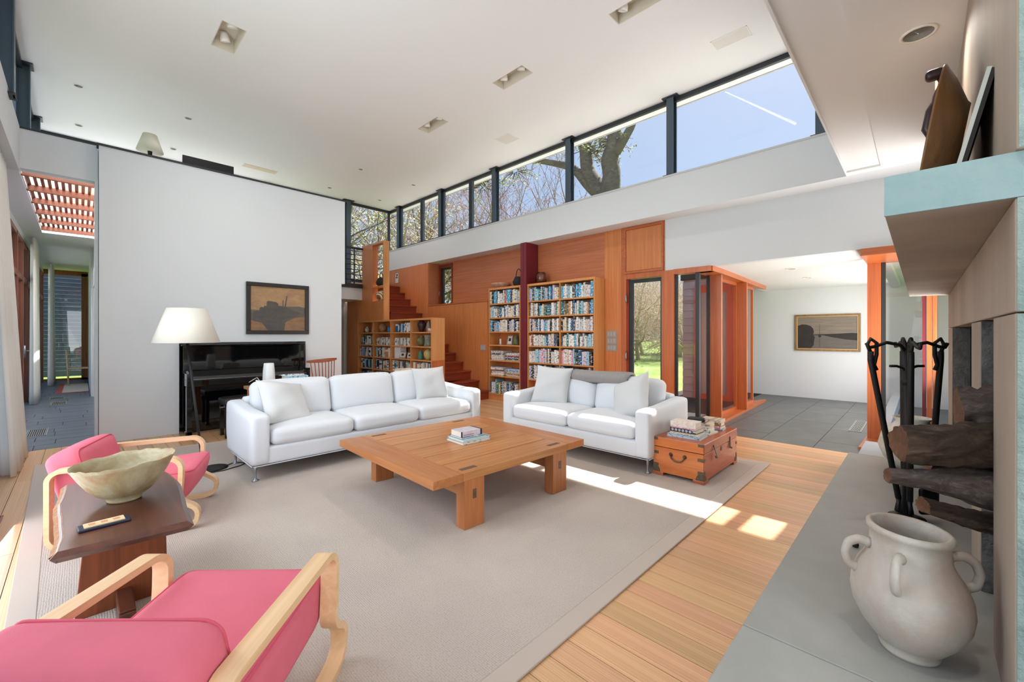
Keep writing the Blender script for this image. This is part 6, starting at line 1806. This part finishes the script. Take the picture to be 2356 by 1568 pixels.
BUDP = plain('pale_blossom', (232, 220, 204), 0.8)
LEAFG = plain('pine_needle', (160, 168, 92), 0.8, var=0.3, vscale=2)
LEAFY = plain('spring_leaf', (202, 202, 120), 0.8, var=0.25, vscale=2)
CACHE = {}
def tree(label, loc_, rotz, kind, seed, height, sc=1.0):
    t = thing('garden_tree', label, 'tree', loc_, rotz, 'trees in the garden')
    t.scale = (sc, sc, sc)
    key = (kind, seed)
    if key not in CACHE:
        if kind == 'red':
            mb, tips = tree_mesh(seed, height, 0.16, 4, 0.5, (7, 5, 4, 3), 0.008, 0.14, 0.25, 0.25)
            CACHE[key] = (mb.mesh('branches', TWIGR, True), bud_mesh(tips, seed, 0.032, 1, 0.06).mesh('buds', BUDR))
        elif kind == 'twig':
            mb, tips = tree_mesh(seed, height, 0.2, 4, 0.62, (8, 6, 5, 4), 0.010, 0.2, 0.12, 0.06)
            CACHE[key] = (mb.mesh('branches', TWIG, True), bud_mesh(tips, seed, 0.03, 2, 0.08).mesh('buds', BUDP))
        elif kind == 'leaf':
            mb, tips = tree_mesh(seed, height, 0.14, 3, 0.6, (9, 6, 5), 0.010, 0.18, 0.15, 0.1)
            CACHE[key] = (mb.mesh('branches', TWIG, True), bud_mesh(tips, seed, 0.045, 4, 0.18).mesh('leaves', LEAFY))
        elif kind == 'pinebush':
            mb, tips = tree_mesh(seed, height, 0.2, 3, 0.7, (9, 6, 5), 0.010, 0.2, 0.2, 0.05)
            CACHE[key] = (mb.mesh('branches', BARKT, True), bud_mesh(tips, seed, 0.05, 3, 0.10).mesh('needles', LEAFG))
    a, b = CACHE[key]
    obj('branches', a, None, t)
    o = obj({'red': 'buds', 'twig': 'blossom', 'leaf': 'leaves', 'pinebush': 'needles'}[kind], b, None, t); o['kind'] = 'stuff'
    return t
# the forked pine outside the clerestory, built limb by limb
pine = thing('forked_pine', 'forked lichen covered pine trunk outside the clerestory', 'tree', (14.0, 8.5, -0.2))
def limb(pts, rs, name='limb', n=12):
    P = [Vector(p) for p in pts]
    out, ro = [], []
    for i in range(len(P) - 1):
        for k in range(4):
            t = k / 4
            p0, p1, p2, p3 = P[max(0, i - 1)], P[i], P[i + 1], P[min(len(P) - 1, i + 2)]
            out.append(0.5 * ((2 * p1) + (p2 - p0) * t + (2 * p0 - 5 * p1 + 4 * p2 - p3) * t * t + (3 * p1 - p0 - 3 * p2 + p3) * t ** 3))
            ro.append(rs[i] + (rs[i + 1] - rs[i]) * t)
    out.append(P[-1]); ro.append(rs[-1])
    return obj(name, MB().tube(out, ro, n), BARKT, pine, smooth=True)
limb([(0, -0.1, 0), (0, 0.0, 3.0), (0, 0.1, 5.6), (0.0, 0.05, 7.0)], [0.6, 0.5, 0.46, 0.42], 'trunk')
limb([(0, -0.05, 6.9), (0, -0.12, 7.6), (0, -0.05, 8.2), (0, -0.2, 8.7), (0, -0.25, 9.6), (0, -0.2, 11.5)], [0.40, 0.33, 0.33, 0.27, 0.24, 0.16])
limb([(0, -0.3, 8.4), (0, -0.75, 8.9), (0.1, -0.95, 9.4), (0.1, -0.95, 10.4)], [0.2, 0.15, 0.13, 0.1])
limb([(0, 0.2, 6.8), (0, 0.55, 7.4), (0, 0.95, 8.1), (0, 1.05, 8.9), (0.1, 1.25, 10.0)], [0.34, 0.30, 0.26, 0.24, 0.18])
limb([(0, 0.35, 6.9), (0, 0.95, 7.5), (-0.1, 1.5, 8.2), (-0.2, 2.2, 8.6), (-0.6, 3.6, 9.0), (-1.0, 5.2, 8.7), (-1.4, 6.4, 8.3)], [0.26, 0.2, 0.17, 0.14, 0.11, 0.08, 0.05])
rr_ = random.Random(5)
tips = []
tw = MB()
for (c, k, s) in (((0, 0.9, 8.9), 26, 0.55), ((0, -0.1, 8.9), 26, 0.5), ((0, 0.4, 8.7), 14, 0.4), ((0, 0.2, 8.3), 10, 0.35), ((-0.7, 4.2, 8.75), 26, 0.8), ((-1.2, 5.8, 8.3), 30, 0.8), ((0, 1.0, 9.8), 20, 0.8)):
    for _ in range(k):
        p = Vector(c) + Vector((rr_.gauss(0, s * 0.7), rr_.gauss(0, s), rr_.gauss(0, s * 0.45)))
        q = Vector(c) + (p - Vector(c)) * 0.25
        m_ = (p + q) / 2 + Vector((0, 0, rr_.uniform(-0.1, 0.1)))
        tw.tube([q, m_, p], [0.022, 0.015, 0.006], 4, cap=False)
        if rr_.random() < 0.55: tips.append((p, Vector((0, 0, 1))))
obj('twigs', tw, BARKT, pine)['kind'] = 'stuff'
obj('needles', bud_mesh(tips, 3, 0.06, 22, 0.09), LEAFG, pine)['kind'] = 'stuff'
# trees by window
tree('red budding tree just left of the pine', (17.0, 13.5, -0.2), 0.3, 'red', 11, 13)
tree('red budding tree two bays left of the pine', (16.0, 17.5, -0.2), 1.3, 'red', 12, 13)
tree('red budding tree nearest the rear glass corner', (12.5, 19.0, -0.2), 2.2, 'red', 11, 13, 0.95)
tree('bare twiggy tree outside the middle clerestory bays', (14.0, 21.5, -0.2), 0.8, 'twig', 21, 12)
tree('bare twiggy tree outside the rear glass', (7.5, 21.0, -0.2), 2.4, 'red', 12, 13, 0.9)
tree('pale leaved tree outside the rear corner glass', (9.5, 16.5, -0.2), 0.4, 'leaf', 31, 11)
tree('drooping pine outside the rear loft window', (6.5, 16.5, -0.2), 1.4, 'pinebush', 41, 11, 0.95)
tree('yellow green tree behind the corner of the loft', (11.5, 15.5, -0.2), 2.8, 'pinebush', 41, 10, 0.8)
# hedge of twiggy trees seen through the glass door
spots = [(24, 12.5, 0.2, 0.62), (26, 10.4, 1.3, 0.6), (25, 14.8, 2.1, 0.66), (29, 9.0, 0.7, 0.62), (30, 12.4, 2.9, 0.66), (31, 15.8, 1.9, 0.7), (34, 11.0, 0.4, 0.75), (35, 14.4, 2.5, 0.75), (33, 18.0, 1.1, 0.75)]
lab = ['nearest behind the glass door', 'right of the door view', 'left of the door view', 'behind the bay glass', 'second row centre', 'second row left', 'back row right', 'back row centre', 'back row left']
for i, (x, y, rz, sc) in enumerate(spots):
    tree('pale blossoming thicket tree on the lawn, ' + lab[i], (x, y, -0.25), rz, 'twig', 21 + (i % 2), 12, sc)
tree('yellow green shrub outside the fireplace side glass', (13.0, -0.6, -0.2), 0.5, 'leaf', 31, 11, 0.55)
tree('larger yellow green shrub outside the fireplace side glass', (16.0, 0.8, -0.2), 1.5, 'leaf', 31, 11, 0.7)
def ice_mat():
    m = bpy.data.materials.new('contrail_ice'); m.use_nodes = True
    nt = m.node_tree; nt.nodes.clear()
    out = nt.nodes.new('ShaderNodeOutputMaterial')
    tr = nt.nodes.new('ShaderNodeBsdfTransparent'); tl = nt.nodes.new('ShaderNodeBsdfTranslucent'); tl.inputs[0].default_value = (0.5, 0.52, 0.56, 1)
    mx = nt.nodes.new('ShaderNodeMixShader'); mx.inputs[0].default_value = 0.32
    nt.links.new(tr.outputs[0], mx.inputs[1]); nt.links.new(tl.outputs[0], mx.inputs[2]); nt.links.new(mx.outputs[0], out.inputs[0])
    return m
# contrail: a thin band of ice cloud high above
ctl = obj('contrail', MB().tube([(300, 93.723, 163.473), (300, 53.702, 128.004)], [0.35, 0.9], 8), ice_mat(), smooth=True)
tag(ctl, 'thin white aircraft trail across the blue sky', 'contrail')
